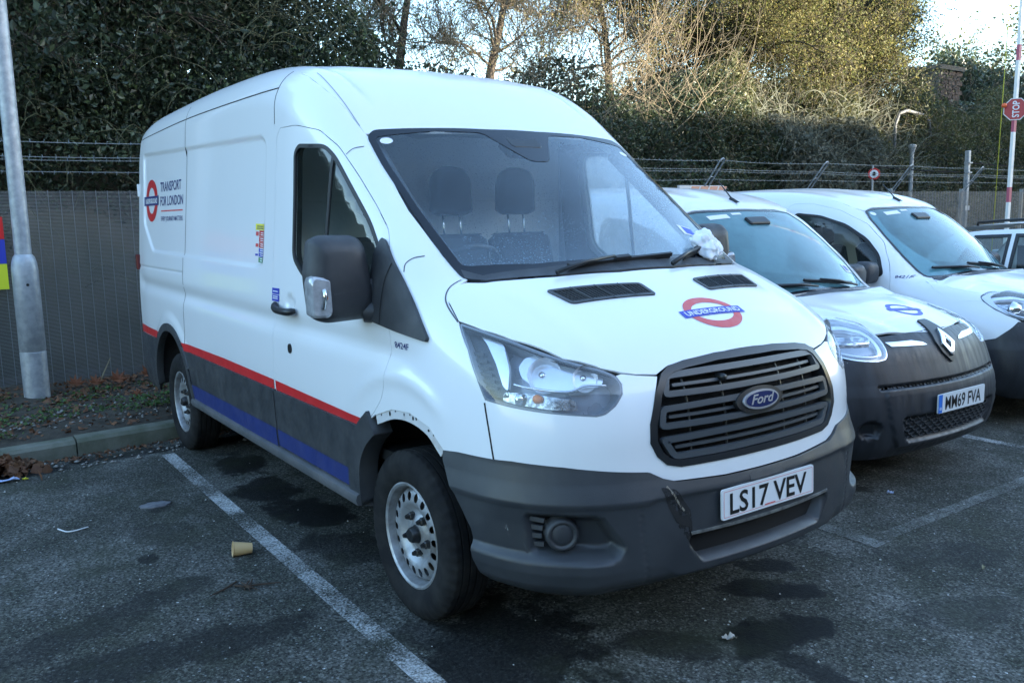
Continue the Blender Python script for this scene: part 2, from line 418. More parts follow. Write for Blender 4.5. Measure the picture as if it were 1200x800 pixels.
def ribbon(U, w):
    """closed outline of a strip of width w along the open polyline U"""
    U = np.asarray(U, float); d = np.gradient(U, axis=0); n = unit(np.stack([-d[:, 1], d[:, 0]], 1)); return np.vstack([U+n*w/2, (U-n*w/2)[::-1]])
_tc = {}
def text2d(body, bold=0.0, shear=0.0, spacing=1.0):
    """flat triangulated lettering; left edge at 0, capital height 1"""
    key = (body, bold, shear, spacing)
    if key in _tc: return _tc[key]
    cu = bpy.data.curves.new('lettering', 'FONT'); cu.body = body; cu.offset = bold; cu.shear = shear; cu.space_character = spacing; cu.resolution_u = 3; cu.fill_mode = 'FRONT'
    o = bpy.data.objects.new('lettering', cu); COL.objects.link(o); dg = bpy.context.evaluated_depsgraph_get(); me = o.evaluated_get(dg).to_mesh()
    V = np.array([v.co[:2] for v in me.vertices]); F = [tuple(p.vertices) for p in me.polygons]
    o.evaluated_get(dg).to_mesh_clear(); bpy.data.objects.remove(o); bpy.data.curves.remove(cu)
    cap = .729-0; V = V-[V[:, 0].min(), 0]; V = V/cap
    w = V[:, 0].max(); _tc[key] = (V, F, w); return _tc[key]
def letters(S, name, proj, body, u0, v0, width, height, mt, parent, off=.0015, flip=1, bold=.01, shear=0, rot=0.0, mirror=False):
    V, F, w = text2d(body, bold, shear); Q = V*[width/w, height]*[flip, 1]
    c, s_ = math.cos(rot), math.sin(rot); Q = Q@np.array([[c, s_], [-s_, c]])+[u0, v0]
    P, N = drape(S, Q, proj, off)
    F2 = []
    for f in F:
        t = P[list(f[:3])]; F2.append(f if np.dot(np.cross(t[1]-t[0], t[2]-t[0]), N[f[0]]) > 0 else tuple(reversed(f)))
    if mirror: P = P*[1, -1, 1]; F2 = [tuple(reversed(f)) for f in F2]
    return mk(name, P, F2, mt, parent)
def flat_letters(name, body, M, width, height, mt, parent, bold=.01, shear=0):
    """lettering on a flat plate: M maps (x,y,z) of the lettering to the parent"""
    V, F, w = text2d(body, bold, shear); Q = V*[width/w, height]
    return mk(name, [tuple(M @ Vector((q[0], q[1], 0))) for q in Q], F, mt, parent)
def ell(cx, cy, rx, ry, n=32, rot=0):
    t = np.linspace(0, 2*PI, n, endpoint=False); x, y = rx*np.cos(t), ry*np.sin(t); return np.stack([cx+x*math.cos(rot)-y*math.sin(rot), cy+x*math.sin(rot)+y*math.cos(rot)], 1)
def sstep(a, b, x): t = np.clip((x-a)/(b-a), 0, 1); return t*t*(3-2*t)
# ---------------------------------------------------------------- materials used all over
def paint_mat(name, c):
    m, nt, out = nodes_new(name); p = nt.nodes.new('ShaderNodeBsdfPrincipled'); nt.links.new(p.outputs[0], out.inputs[0]); co = coords(nt)
    n1 = noise(nt, stretch(nt, co, (1, 1, .35)), 3.0, 6, .6); n2 = noise(nt, co, 140, 2, .5)
    d = ramp(nt, n1, [(.40, 0.), (.85, .14)]); base_ = mixc(nt, d, c, tuple(q*.86 for q in c))
    geo = nt.nodes.new('ShaderNodeSeparateXYZ'); nt.links.new(co, geo.inputs[0])
    low = ramp(nt, geo.outputs[2], [(.0, 1.), (.95, .0)])      # road film near the sills
    lowf = mathn(nt, 'MULTIPLY', low, mathn(nt, 'MULTIPLY', n1, .85)); base_ = mixc(nt, lowf, base_, (.36, .34, .30))
    sp = ramp(nt, n2, [(.70, 0.), (.80, .12)]); base_ = mixc(nt, sp, base_, (.45, .43, .38))
    nt.links.new(base_, p.inputs['Base Color']); nt.links.new(ramp(nt, n1, [(.2, .27), (.8, .34)]), p.inputs['Roughness'])
    p.inputs['Coat Weight'].default_value = .6; p.inputs['Coat Roughness'].default_value = .08
    return m
M_WHITE = paint_mat('white_paint', (.80, .81, .82))
M_WHITE2 = paint_mat('white_paint_small_vans', (.78, .79, .80))
M_TRIM = mat('grey_plastic', (.028, .031, .036), .5, c2=(.048, .05, .054), scale=5, bump=.15, bscale=420)
M_BUMP = mat('bumper_plastic', (.028, .031, .036), .42, c2=(.058, .062, .067), scale=2.6, stops=(.42, .78), bump=.12, bscale=380, detail=7)
M_BLACK = mat('black_plastic', (.012, .013, .014), .38)
M_RUB = mat('black_rubber', (.010, .010, .011), .55)
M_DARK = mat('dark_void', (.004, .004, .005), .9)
M_SEAM = mat('panel_gap', (.012, .012, .013), .9)
M_CHROME = mat('chrome', (.80, .81, .83), .09, 1)
M_SATIN = mat('satin_reflector', (.86, .88, .91), .24, .55)
M_RED = mat('red_vinyl', (.60, .018, .022), .4, c2=(.5, .02, .02), scale=3)
M_BLUE = mat('blue_vinyl', (.012, .027, .15), .45, c2=(.024, .036, .14), scale=4)
M_BLUE2 = mat('bright_blue_vinyl', (.03, .05, .42), .4)
M_REDL = mat('faded_red_vinyl', (.66, .07, .07), .4, c2=(.60, .09, .09), scale=14)
M_WVIN = mat('white_vinyl', (.75, .76, .78), .45)
M_YEL = mat('yellow_vinyl', (.75, .70, .05), .5)
M_GRN = mat('green_vinyl', (.03, .22, .07), .5)
M_ORANGE = mat('amber_plastic', (.75, .20, .02), .3)
M_STEEL = mat('wheel_steel', (.36, .37, .385), .45, .5, c2=(.12, .105, .09), scale=9, stops=(.44, .72), detail=8)
M_GALV = mat('galvanised_steel', (.30, .33, .36), .5, .45, c2=(.42, .45, .48), scale=16, stops=(.38, .62), detail=9, bump=.1, bscale=50)
M_SEAT = mat('seat_cloth', (.020, .024, .032), .85, bump=.2, bscale=500)
M_DASH = mat('dashboard_plastic', (.018, .021, .026), .6)
M_LINER = mat('cab_lining', (.46, .47, .48), .85)
M_BULK = mat('bulkhead_panel', (.88, .86, .82), .7, c2=(.80, .78, .75), scale=2)
def tyre_mat():
    m, nt, out = nodes_new('tyre_rubber'); p = nt.nodes.new('ShaderNodeBsdfPrincipled'); nt.links.new(p.outputs[0], out.inputs[0]); co = coords(nt)
    f = ramp(nt, noise(nt, co, 9, 6, .6), [(.4, 0.), (.75, 1.)]); nt.links.new(mixc(nt, f, (.008, .008, .009), (.028, .027, .025)), p.inputs['Base Color']); p.inputs['Roughness'].default_value = .85; p.inputs['Specular IOR Level'].default_value = .25
    return m
M_TYRE = tyre_mat()
def glass_mat(name, tint, mist, mist_c, drops=0.0, refl=1.0, mist_low=None, z0=1.4, z1=2.0, ygrad=0):
    m, nt, out = nodes_new(name); co = coords(nt)
    tr = N_(nt, 'ShaderNodeBsdfTransparent'); tr.inputs[0].default_value = (*tint, 1)
    gl = N_(nt, 'ShaderNodeBsdfGlossy'); gl.inputs['Roughness'].default_value = .03; gl.inputs[0].default_value = (refl, refl, refl, 1)
    lw = N_(nt, 'ShaderNodeLayerWeight'); lw.inputs[0].default_value = .5; fr = mathn(nt, 'MULTIPLY_ADD', mathn(nt, 'POWER', lw.outputs['Facing'], 5.0), .95, .045)
    df = N_(nt, 'ShaderNodeBsdfDiffuse'); df.inputs[0].default_value = (*mist_c, 1)
    tl = N_(nt, 'ShaderNodeBsdfTranslucent'); tl.inputs[0].default_value = (*mist_c, 1); dm = N_(nt, 'ShaderNodeMixShader'); dm.inputs[0].default_value = .45; nt.links.new(df.outputs[0], dm.inputs[1]); nt.links.new(tl.outputs[0], dm.inputs[2])
    n = noise(nt, co, 2.2, 5, .6); v = ramp(nt, n, [(.3, mist*.6), (.7, min(mist*1.25, 1))])
    if mist_low is not None:
        sx = nt.nodes.new('ShaderNodeSeparateXYZ'); nt.links.new(co, sx.inputs[0])
        zz = mathn(nt, 'MULTIPLY_ADD', sx.outputs[2], 1/(z1-z0), -z0/(z1-z0), True)
        if ygrad: v = mathn(nt, 'ADD', v, ramp(nt, mathn(nt, 'MULTIPLY_ADD', sx.outputs[1], 1.1, .15, True), [(.0, 0.), (1., ygrad)]))  # sideways rise: mist plus a painted sky reflection
        g = ramp(nt, mathn(nt, 'ADD', zz, mathn(nt, 'MULTIPLY_ADD', n, .5, -.25)), [(.0, mist_low), (.75, 0.)])
        v = mathn(nt, 'ADD', v, g, None, True)
    if drops:
        d = ramp(nt, noise(nt, co, 130, 2, .4), [(.60, 0.), (.66, drops)]); v = mathn(nt, 'ADD', v, mathn(nt, 'MULTIPLY', d, ramp(nt, noise(nt, co, 3, 3), [(.35, 0.), (.6, 1.)])), None, True)
    a = nt.nodes.new('ShaderNodeMixShader'); nt.links.new(v, a.inputs[0]); nt.links.new(tr.outputs[0], a.inputs[1]); nt.links.new(dm.outputs[0], a.inputs[2])
    b = nt.nodes.new('ShaderNodeMixShader'); nt.links.new(fr, b.inputs[0]); nt.links.new(a.outputs[0], b.inputs[1]); nt.links.new(gl.outputs[0], b.inputs[2])
    nt.links.new(b.outputs[0], out.inputs[0]); return m
M_WS = glass_mat('dewy_veiled_windscreen', (.93, .98, 1.), .10, (.42, .58, .72), .26, mist_low=.26, z0=1.40, z1=1.80, ygrad=.42)  # part real dew, part veil of reflected sky put into the mist colour
M_WSL = glass_mat('misted_door_glass', (.8, .9, .95), .62, (.80, .92, .96), .1)
M_SIDEGL = glass_mat('side_glass', (.55, .66, .64), .03, (.4, .5, .5))
M_MISTY = glass_mat('misted_windscreen', (.60, .82, .85), .80, (.17, .38, .43), .1)
M_MISTY2 = glass_mat('misted_windscreen_far', (.60, .82, .85), .74, (.15, .34, .39), .15)
M_LENS = glass_mat('headlight_lens', (.93, .96, 1.), .09, (.7, .75, .8))
# ---------------------------------------------------------------- the large white panel van
VS = van_shape()
van = thing('panel_van', 'large white high-roof van with dark grey bumper, red side stripe and red roundel', 'van')
def sdf_soft(P2, poly): return poly_sdf(P2, poly)
# outlines (metres, van frame: x forward, y left, z up)
WS3 = [(.185,-.775,1.405),(.03,-.79,1.50),(-.20,-.792,1.67),(-.45,-.786,1.87),(-.62,-.772,2.005),(-.655,-.73,2.03),(-.60,-.45,2.052),(-.565,-.15,2.058)]
WS3 = WS3+[(x,-y,z) for x,y,z in reversed(WS3)]
ws_out = RAKE.uv(WS3); ws_out = np.vstack([ws_out[:7], ws_out[7:9], ws_out[9:]])
# lower edge of the glass dips in the middle
low3 = [(.225,.72,1.392),(.31,.45,1.388),(.355,.15,1.40),(.355,-.15,1.40),(.31,-.45,1.388),(.225,-.72,1.392)]
ws_full = fillet(np.vstack([ws_out, RAKE.uv(low3)]), .03, 4)
win_uv = fillet(np.array([(-1.085,1.46),(-1.115,1.97),(-1.07,2.005),(-.80,1.985),(-.70,1.93),(-.54,1.80),(-.33,1.63),(-.225,1.52),(-.165,1.30),(-.74,1.30),(-.97,1.385)]), .05, 6)
door_uv = fillet(np.array([(-1.345,2.06),(-1.30,2.106),(-1.10,2.102),(-.87,2.06),(-.70,1.975),(-.50,1.83),(-.33,1.70),(-.205,1.595),(-.165,1.53),(-.12,1.42),(-.07,1.20),(-.08,1.0),(-.118,.91),(-.20,.83),(-.35,.76),(-.45,.64),(-.49,.46),(-1.345,.46)]), .03, 4)
farch = np.array([(-.44,.40),(-.435,.50),(-.41,.62),(-.33,.735),(-.18,.835),(-.03,.885),(.11,.895),(.25,.865),(.345,.795),(.42,.66),(.50,.50),(.52,.40)])
rarch = np.array([(-3.985,.40),(-3.96,.53),(-3.88,.68),(-3.74,.80),(-3.56,.87),(-3.36,.865),(-3.20,.79),(-3.08,.66),(-3.02,.50),(-3.0,.40)])
CLT = .765                                      # top of the lower cladding
recess = fillet(np.array([(-4.27,2.17),(-1.57,2.09),(-1.50,2.05),(-1.50,1.42),(-1.60,1.392),(-3.95,1.425),(-4.27,1.64)]), .05, 5)
handle_c = (-1.10, 1.235)
def side_disp(P):
    Q = P[:, [0, 2]]; x, z = P[:, 0], P[:, 2]; on = (np.abs(P[:, 1]) > .7)
    d = -.013*sstep(.008, -.022, poly_sdf(Q, recess))
    d += -.019*np.exp(-((z-1.115-.012*(-x))/.050)**2)*sstep(.25, -.1, x)*sstep(-4.5, -4.3, x)
    r = np.hypot(x+3.48, (z-.42)*1.0); d += .012*sstep(.60, .52, r)*sstep(.42, .5, r)*(z > .3)
    d += .010*np.exp(-((np.hypot(x-.02, z-.42)-.60)/.035)**2)*(z > .55)*sstep(-.5, -.2, x)*sstep(.40, .22, x)
    hb = np.hypot((x-handle_c[0])/.075, (z-handle_c[1])/.045); d += -.014*sstep(1.0, .4, hb)
    g = np.abs(z-1.30)*1.0; d += -.006*sstep(.014, .004, g)*sstep(-3.08, -3.12, x)*sstep(-4.5, -4.44, x)
    return d*on
# --- body: side panel, roof, nose mask in one mesh
C1 = [(-4.40,2.41),(-3.4,2.438),(-2.4,2.448),(-1.6,2.435),(-1.3,2.395)]
roofy = .80
def top_at(x, y):
    P, ok = VS.cast([[x, y, 3.0]], [0, 0, -1.], 0, 2.7); return tuple(P[0])
roof_edge = [top_at(x, -.80) for x in np.linspace(-4.36, -1.05, 24)]+[top_at(x, -.80+.03*(x+1.05)/.4) for x in np.linspace(-.95, -.72, 4)]
ws_side = [(-.655,-.73,2.03),(-.62,-.772,2.005),(-.45,-.786,1.87),(-.20,-.792,1.67),(.03,-.79,1.50),(.185,-.775,1.405)]
roof_edge = roof_edge[:-1]+[(-.70,-.772,2.07)]
bon_side = [(.19,-.80,1.40),(.185,-.845,1.375),(.235,-.881,1.323),(.331,-.899,1.262)]
hl3 = [(.337,-.898,1.26),(.45,-.872,1.24),(.573,-.828,1.212),(.741,-.733,1.155),(.824,-.632,1.119),(.853,-.592,1.097),(.873,-.583,1.07),(.887,-.592,1.037),(.891,-.626,1.001),(.883,-.665,.976),(.872,-.693,.97),(.767,-.829,.983),(.663,-.896,.995),(.551,-.933,1.009),(.492,-.932,1.088),(.428,-.921,1.171)]
hl_uv = fillet(WRAP.uv(hl3), .015, 3)
HLX = dict(dark=[(0.352, -0.896, 1.255), (0.415, -0.882, 1.243), (0.499, -0.887, 1.191), (0.565, -0.897, 1.124), (0.611, -0.901, 1.056), (0.63, -0.901, 1.026), (0.552, -0.931, 1.018), (0.476, -0.924, 1.131)], blade=[(0.413, -0.88, 1.246), (0.492, -0.863, 1.225), (0.544, -0.851, 1.208), (0.607, -0.875, 1.127), (0.625, -0.897, 1.049), (0.603, -0.903, 1.064), (0.553, -0.895, 1.138), (0.484, -0.884, 1.204)])
side_outline = [(-4.47,.80)]+[(-4.475,1.2),(-4.465,1.8),(-4.43,2.2)]+[(p[0], p[2]) for p in roof_edge]+[(-.617,2.008),(-.447,1.873),(-.197,1.673),(.033,1.503)]+[(.190,1.402)]+[(p[0], p[2]) for p in bon_side[2:]]
side_outline += [(.428,1.171),(.492,1.088),(.551,1.009),(.575,.90),(.60,.80)]
side_outline += [(.345,.793)]+[tuple(q) for q in farch[::-1] if q[1] > .80 and q[0] < .34]+[(-.25,.795),(-.25,CLT)]
side_outline += [(-3.16,CLT)]+[tuple(q) for q in rarch[::-1] if q[1] > .79]+[(-3.79,CLT),(-4.46,CLT)]
side_outline = np.array(side_outline)
body_d = [panel_data(VS, SIDE, [side_outline, door_uv], .0145, side_disp, .012, .0)]
body_d.append(flipy(body_d[0]))
roof_o = [(p[0], p[1]) for p in roof_edge]+[(-.64,-.77),(-.625,-.73),(-.575,-.45),(-.54,-.15),(-.54,.15),(-.575,.45),(-.625,.73),(-.64,.77)]+[(p[0], -p[1]) for p in roof_edge[::-1]]
def roof_disp(P):
    y = np.abs(P[:, 1]); x = P[:, 0]
    return -.012*sstep(.0, .018, .022-np.abs(y-.655))*sstep(-4.4, -4.3, x)*sstep(-.75, -.95, x)+.004*np.cos(x*9)*sstep(.6, .5, y)*sstep(-1.0, -1.3, x)
body_d.append(panel_data(VS, TOP, [np.array(roof_o)], .035, roof_disp, .012))
# nose mask: below bonnet, above bumper, with openings for headlights and grille
gr_half = [(.906,-.0,1.137),(.905,-.16,1.136),(.897,-.314,1.124),(.893,-.385,1.112),(.899,-.425,1.09),(.912,-.47,1.03),(.934,-.512,.93),(.943,-.517,.865),(.951,-.492,.815),(.960,-.455,.782),(.972,-.40,.768),(.998,-.2,.766),(1.006,0,.766)]
gr_uv_r = WRAP.uv(gr_half); gr_uv = np.vstack([gr_uv_r, (gr_uv_r*[-1, 1])[::-1][1:-1]])
bon_front = [(.337,-.898,1.262),(.45,-.872,1.243),(.573,-.828,1.215),(.741,-.733,1.159),(.824,-.632,1.123),(.856,-.572,1.101),(.876,-.522,1.092),(.899,-.443,1.083)]
btop = [(.60,-.935,.808),(.676,-.912,.812),(.76,-.86,.808),(.821,-.801,.803),(.911,-.653,.782),(.948,-.53,.767),(.962,-.482,.740),(.974,-.432,.724),(1.005,-.204,.712),(1.013,0,.711)]
nose_r = [WRAP.uv([p])[0] for p in [(.551,-.933,1.009),(.492,-.932,1.088),(.428,-.921,1.171),(.337,-.899,1.262)]]
nose_r = [WRAP.uv([p])[0] for p in [(.60,-.935,.80),(.551,-.934,1.007)]]+[WRAP.uv([p])[0] for p in hl3[:-3][::-1][:0]]
nose_low = [tuple(WRAP.uv([p])[0]) for p in btop]
nose_top = [tuple(WRAP.uv([p])[0]) for p in [(.551,-.933,1.009),(.663,-.896,.995),(.767,-.829,.983),(.872,-.693,.97),(.883,-.665,.976),(.891,-.626,1.001),(.887,-.592,1.037),(.873,-.583,1.07),(.853,-.592,1.097),(.856,-.572,1.101),(.876,-.522,1.092),(.899,-.443,1.083)]]
gh = [tuple(WRAP.uv([p])[0]) for p in [(.912,-.47,1.03),(.934,-.512,.93),(.943,-.517,.865),(.951,-.492,.815),(.960,-.455,.782),(.972,-.40,.768),(.998,-.2,.766),(1.006,0,.766)]]
nose_loop_r = nose_top+gh
nl = nose_loop_r+[(-a, b) for a, b in nose_loop_r[::-1][1:]]+[(-a, b) for a, b in nose_low]+[(a, b) for a, b in nose_low[::-1][1:]]
body_d.append(panel_data(VS, WRAP, [np.array(nl)], .022, 0., .014))
V_, F_, Nn_ = join_data(body_d)
# rear wall of the van, flat and plain
nb = len(V_); rv = [(-4.46,-.93,.62),(-4.46,.93,.62),(-4.46,.90,1.9),(-4.43,.84,2.2),(-4.38,.78,2.40),(-4.38,-.78,2.40),(-4.43,-.84,2.2),(-4.46,-.90,1.9)]
V_ = np.vstack([V_, rv]); Nn_ = np.vstack([Nn_, [[-1, 0, 0]]*8]); F_ = F_+[tuple(nb+i for i in range(7, -1, -1))]
van_body = mk('body', V_, F_, M_WHITE, van, N=Nn_, smooth=True)
# shut lines on the body, as dark strips set back behind narrow gaps
def seam(pts, name='panel_gap', proj=SIDE, w=.006, off=.0008, both=True, parent=None, m=None, disp=None):
    L = catmull(pts, 6); U = ribbon(resample_open(L, .05), w)
    o = (lambda P: disp(P)+off) if disp else off
    return panel_data(VS, proj, [U], .05, o, 0)
def resample_open(L, h):
    out = [L[0]]
    for a, b in zip(L[:-1], L[1:]):
        n = max(1, int(np.ceil(np.linalg.norm(b-a)/h))); out += [a+(b-a)*k/n for k in range(1, n+1)]
    return np.array(out)
sl = []
for pts in ([(-3.03,2.40),(-3.05,2.0),(-3.07,1.4),(-3.09,.78)], [(-4.36,2.285),(-3.0,2.318),(-1.382,2.313)], [(-1.375,2.40),(-1.382,2.3),(-1.372,2.13)],
            [(.55,1.0),(.578,.90),(.602,.80)]):
    d = seam(pts, w=.007, disp=side_disp)
    for d in (d, flipy(d)): mk('body_seam', d[0], d[1], M_SEAM, van, N=d[2], smooth=True)
M_FAINT = mat('sealed_joint', (.34,.35,.36), .7)
for pr_, pts in ((TOP, [(-1.19,-.755),(-.99,-.768),(-.825,-.772),(-.69,-.772)]), (SIDE, [(-.585,1.963),(-.615,1.955),(-.632,1.93)]), (SIDE, [(-.043,1.43),(-.05,1.462),(-.028,1.484),(.005,1.492)]), (SIDE, [(.178,1.402),(.180,1.378),(.203,1.344),(.240,1.314),(.331,1.261)])):
    d = seam(pts, proj=pr_, w=.0045, off=.0012)
    for d in (d, flipy(d)): mk('body_seam', d[0], d[1], M_FAINT if pr_ is TOP else mat('fine_joint', (.10,.10,.105), .8), van, N=d[2], smooth=True)
# --- bonnet
bo = [(.205,-.775)]+[(p[0], p[1]) for p in bon_side[1:]]+[(p[0], p[1]) for p in bon_front[1:]]+[(.894,-.385),(.899,-.314),(.908,-.16),(.909,0)]
bo = bo+[(x, -y) for x, y in bo[::-1][1:]]+[(.245,.72),(.33,.45),(.385,.15),(.385,-.15),(.33,-.45),(.245,-.72)]
def bon_disp(P):
    y = np.abs(P[:, 1]); x = P[:, 0]; r = np.abs(y-(.70-.12*(x-.2)))
    return .010*np.exp(-(r/.05)**2)*sstep(.2, .4, x)*sstep(.84, .70, x)-.006*np.exp(-((y-.30-.1*(x-.3))/.07)**2)*sstep(.55, .65, x)*0
bonnet = panel(VS, 'bonnet', TOP, [np.array(bo)], M_WHITE, van, .028, bon_disp, .014, .0035)
gd = seam([(p[0], p[1]) for p in [(.185,-.80)]+bon_side[1:]+bon_front[1:]], proj=TOP, w=.022, off=-.010)
for gd in (gd, flipy(gd)): mk('bonnet_gap', gd[0], gd[1], M_SEAM, bonnet, N=gd[2], smooth=True)
vent = np.array([(.417,-.560),(.540,-.527),(.600,-.150),(.500,-.148)])
for s in (1, -1):
    v = fillet(vent*[1, s], .018, 4)
    vo = panel(VS, 'bonnet_vent', TOP, [v, shrink(v, .014 if area2(v) else 0)], M_TRIM, van, .03, .006, .006)
    i_ = panel(VS, 'vent_mesh', TOP, [shrink(v, .014)], M_DARK, vo, .03, .001, 0)
    mb = MB()
    for k in (1, 2, 3):
        t = k/4; a = vent[0]*(1-t)+vent[3]*t; b = vent[1]*(1-t)+vent[2]*t
        Pa, _ = drape(VS, np.array([a*[1, s], b*[1, s]]), TOP, .005); mb.bar(Pa[0], Pa[1], .004, .005)
    for k in range(1, 26):
        t = k/26; a = vent[0]*(1-t)+vent[3]*t; b = vent[1]*(1-t)+vent[2]*t; q = a+(b-a)*.1; r = b-(b-a)*.1
        Pa, _ = drape(VS, np.array([q*[1, s], r*[1, s]]), TOP, .003); mb.bar(Pa[0], Pa[1], .002, .003)
    for k in range(1, 6):
        t = .1+.8*k/6; a = vent[0]*(1-t)+vent[1]*t; b = vent[3]*(1-t)+vent[2]*t
        Pa, _ = drape(VS, np.array([a*[1, s], b*[1, s]]), TOP, .003); mb.bar(Pa[0], Pa[1], .002, .003)
    mb.build('vent_slat', M_TRIM, vo)
# bonnet roundel
def roundel(S, parent, proj, c, e1, e2, rx, ry, ring_w, bar_w, bar_h, mring, mbar, text=None, mtext=None, off=.0015, tb=.012, name='roundel', h=.02):
    """flat print: ring and bar; e1 reading direction, e2 up, both in (u,v)"""
    e1 = np.array(e1, float); e2 = np.array(e2, float); c = np.array(c, float)
    def T(L): L = np.asarray(L); return c+np.outer(L[:, 0], e1)+np.outer(L[:, 1], e2)
    ro = panel(S, name+'_ring', proj, [T(ell(0, 0, rx, ry, 48)), T(ell(0, 0, rx-ring_w, ry-ring_w, 40))], mring, parent, h, off, 0)
    b = panel(S, name+'_bar', proj, [T([(-bar_w/2, -bar_h/2), (bar_w/2, -bar_h/2), (bar_w/2, bar_h/2), (-bar_w/2, bar_h/2)])], mbar, parent, h, off+.0012, 0)
    if text:
        V, F, w = text2d(text, tb); L = V*[bar_w*.90/w, bar_h*.62]; L = L+[-bar_w*.45, -bar_h*.31]
        P, N = drape(S, T(L), proj, off+.0026); F2 = []
        for f in F:
            t = P[list(f[:3])]; F2.append(f if np.dot(np.cross(t[1]-t[0], t[2]-t[0]), N[f[0]]) > 0 else tuple(reversed(f)))
        mk('roundel_lettering', P, F2, mtext, parent)
    return ro
roundel(VS, van, TOP, (.742,.010), (0,1), (-1,0), .138, .090, .034, .335, .040, M_REDL, M_BLUE2, 'UNDERGROUND', M_WVIN, name='bonnet_roundel', tb=.02)
# side roundel and lettering (stretched as the sheet wraps away)
lm_w = lambda P: side_disp(P)
def side_print(fn): return fn
def sdo(o): return lambda P: side_disp(P)+o
ro = panel(VS, 'side_roundel_ring', SIDE, [ell(-4.035,1.808,.190,.158,48), ell(-4.035,1.808,.108,.098,40)], M_RED, van, .03, sdo(.0015), 0)
panel(VS, 'side_roundel_bar', SIDE, [np.array([(-4.262,1.772),(-3.815,1.772),(-3.815,1.842),(-4.262,1.842)])], M_BLUE, van, .04, sdo(.003), 0)
letters(VS, 'side_roundel_lettering', SIDE, 'UNDERGROUND', -4.235, 1.788, .39, .038, M_WVIN, van, sdo(.0045), bold=.02)
letters(VS, 'side_lettering', SIDE, 'TRANSPORT', -3.76, 1.868, .575, .070, M_BLUE, van, sdo(.0015), bold=.012)
letters(VS, 'side_lettering', SIDE, 'FOR LONDON', -3.76, 1.765, .625, .070, M_BLUE, van, sdo(.0015), bold=.012)
panel(VS, 'side_lettering_rule', SIDE, [np.array([(-3.74,1.722),(-3.14,1.722),(-3.14,1.731),(-3.74,1.731)])], M_REDL, van, .05, sdo(.0015), 0)
letters(VS, 'side_lettering', SIDE, 'EVERY JOURNEY MATTERS', -3.74, 1.655, .60, .034, M_BLUE, van, sdo(.0015), bold=.006)
letters(VS, 'fleet_number', SIDE, '8424F', -.042, 1.133, .112, .026, M_BLUE, van, sdo(.0015), bold=.012)
# warning sticker column
st = [(M_YEL,1.595,1.628),(M_RED,1.56,1.592),(M_RED,1.53,1.558),(M_RED,1.50,1.528),(M_BLUE2,1.476,1.497),(M_BLUE2,1.452,1.473),(M_GRN,1.422,1.449)]
for k, (mm, z0, z1) in enumerate(st):
    x0 = -1.66 if k == 0 else -1.60
    panel(VS, 'safety_sticker', SIDE, [np.array([(x0,z0),(-1.50,z0-.003),(-1.50,z1-.003),(x0,z1)])], mm, van, .05, sdo(.0015), 0)
    for q in range(2): panel(VS, 'sticker_print', SIDE, [np.array([(x0+.025,z0+.006+q*.011),(-1.525,z0+.004+q*.011),(-1.525,z0+.009+q*.011),(x0+.025,z0+.011+q*.011)])], M_BLUE if k == 0 else M_WVIN, van, .08, sdo(.003), 0)
    if k: panel(VS, 'sticker_print', SIDE, [np.array([(-1.655,z0+.004),(-1.612,z0+.004),(-1.612,z1-.006),(-1.655,z1-.006)])], [M_REDL, M_REDL, M_REDL, M_REDL, M_BLUE2, M_BLUE2, M_GRN][k], van, .05, sdo(.0014), 0) if k % 2 else None
# --- front doors, each with window glass, rubber seal, mirror, handle
def door_disp(P): return side_disp(P)
for s in (1, -1):
    mir = (s == -1)
    dr = panel(VS, 'front_door', SIDE, [door_uv, win_uv], M_WHITE, van, .03, door_disp, .02, .0035, mirror=mir)
    g = seam(np.vstack([door_uv[3:], door_uv[:3]]), w=.03, off=-.016, disp=side_disp); g = flipy(g) if mir else g; mk('door_gap', g[0], g[1], M_SEAM, dr, N=g[2], smooth=True)
    panel(VS, 'window_seal', SIDE, [shrink(win_uv, -.004), shrink(win_uv, .015)], M_RUB, dr, .03, .002, .012, mirror=mir)
    panel(VS, 'window_glass', SIDE, [win_uv], M_WSL if mir else M_SIDEGL, dr, .06, -.008, 0, mirror=mir)
    panel(VS, 'window_divider', SIDE, [np.array([(-.735,1.31),(-.712,1.31),(-.708,1.935),(-.731,1.945)])], M_RUB, dr, .06, .0, .010, mirror=mir)
    hx, hz = -1.265, 1.198
    pts = [(-1.275,1.222),(-1.235,1.205),(-1.19,1.197),(-1.12,1.195),(-1.03,1.197),(-1.005,1.204)]
    P, N = drape(VS, np.array(pts), SIDE, np.array([.010,.030,.040,.042,.034,.010])[:, None].mean())
    offs = [.008,.028,.036,.038,.034,.010]; P0, N0 = drape(VS, np.array(pts), SIDE, 0.); P = P0+N0*np.array(offs)[:, None]
    if mir: P = P*[1, -1, 1]
    MB().tube(catmull(P, 4), list(np.interp(np.linspace(0, 1, 21), [0, .1, .5, .9, 1], [.012, .017, .018, .018, .012])), 10).build('door_handle', M_BLACK, dr, smooth=True)
P0, N0 = drape(VS, np.array([(-1.10,1.01)]), SIDE, .004)
mk('door_lock', *panel_data(VS, SIDE, [ell(-1.10,1.01,.021,.024,20)], .02, .006, .006)[:2], M_BLACK, van)
panel(VS, 'blue_door_sticker', SIDE, [np.array([(-1.337,1.27),(-1.237,1.27),(-1.237,1.300),(-1.337,1.300)])], M_BLUE2, van, .05, sdo(.0025), 0)
panel(VS, 'blue_door_sticker', SIDE, [np.array([(-1.337,1.233),(-1.237,1.233),(-1.237,1.266),(-1.337,1.266)])], M_BLUE2, van, .05, sdo(.0025), 0)
for z in (1.281, 1.245, 1.255): panel(VS, 'sticker_print', SIDE, [np.array([(-1.322,z),(-1.252,z),(-1.252,z+.005),(-1.322,z+.005)])], M_WVIN, van, .05, sdo(.004), 0)
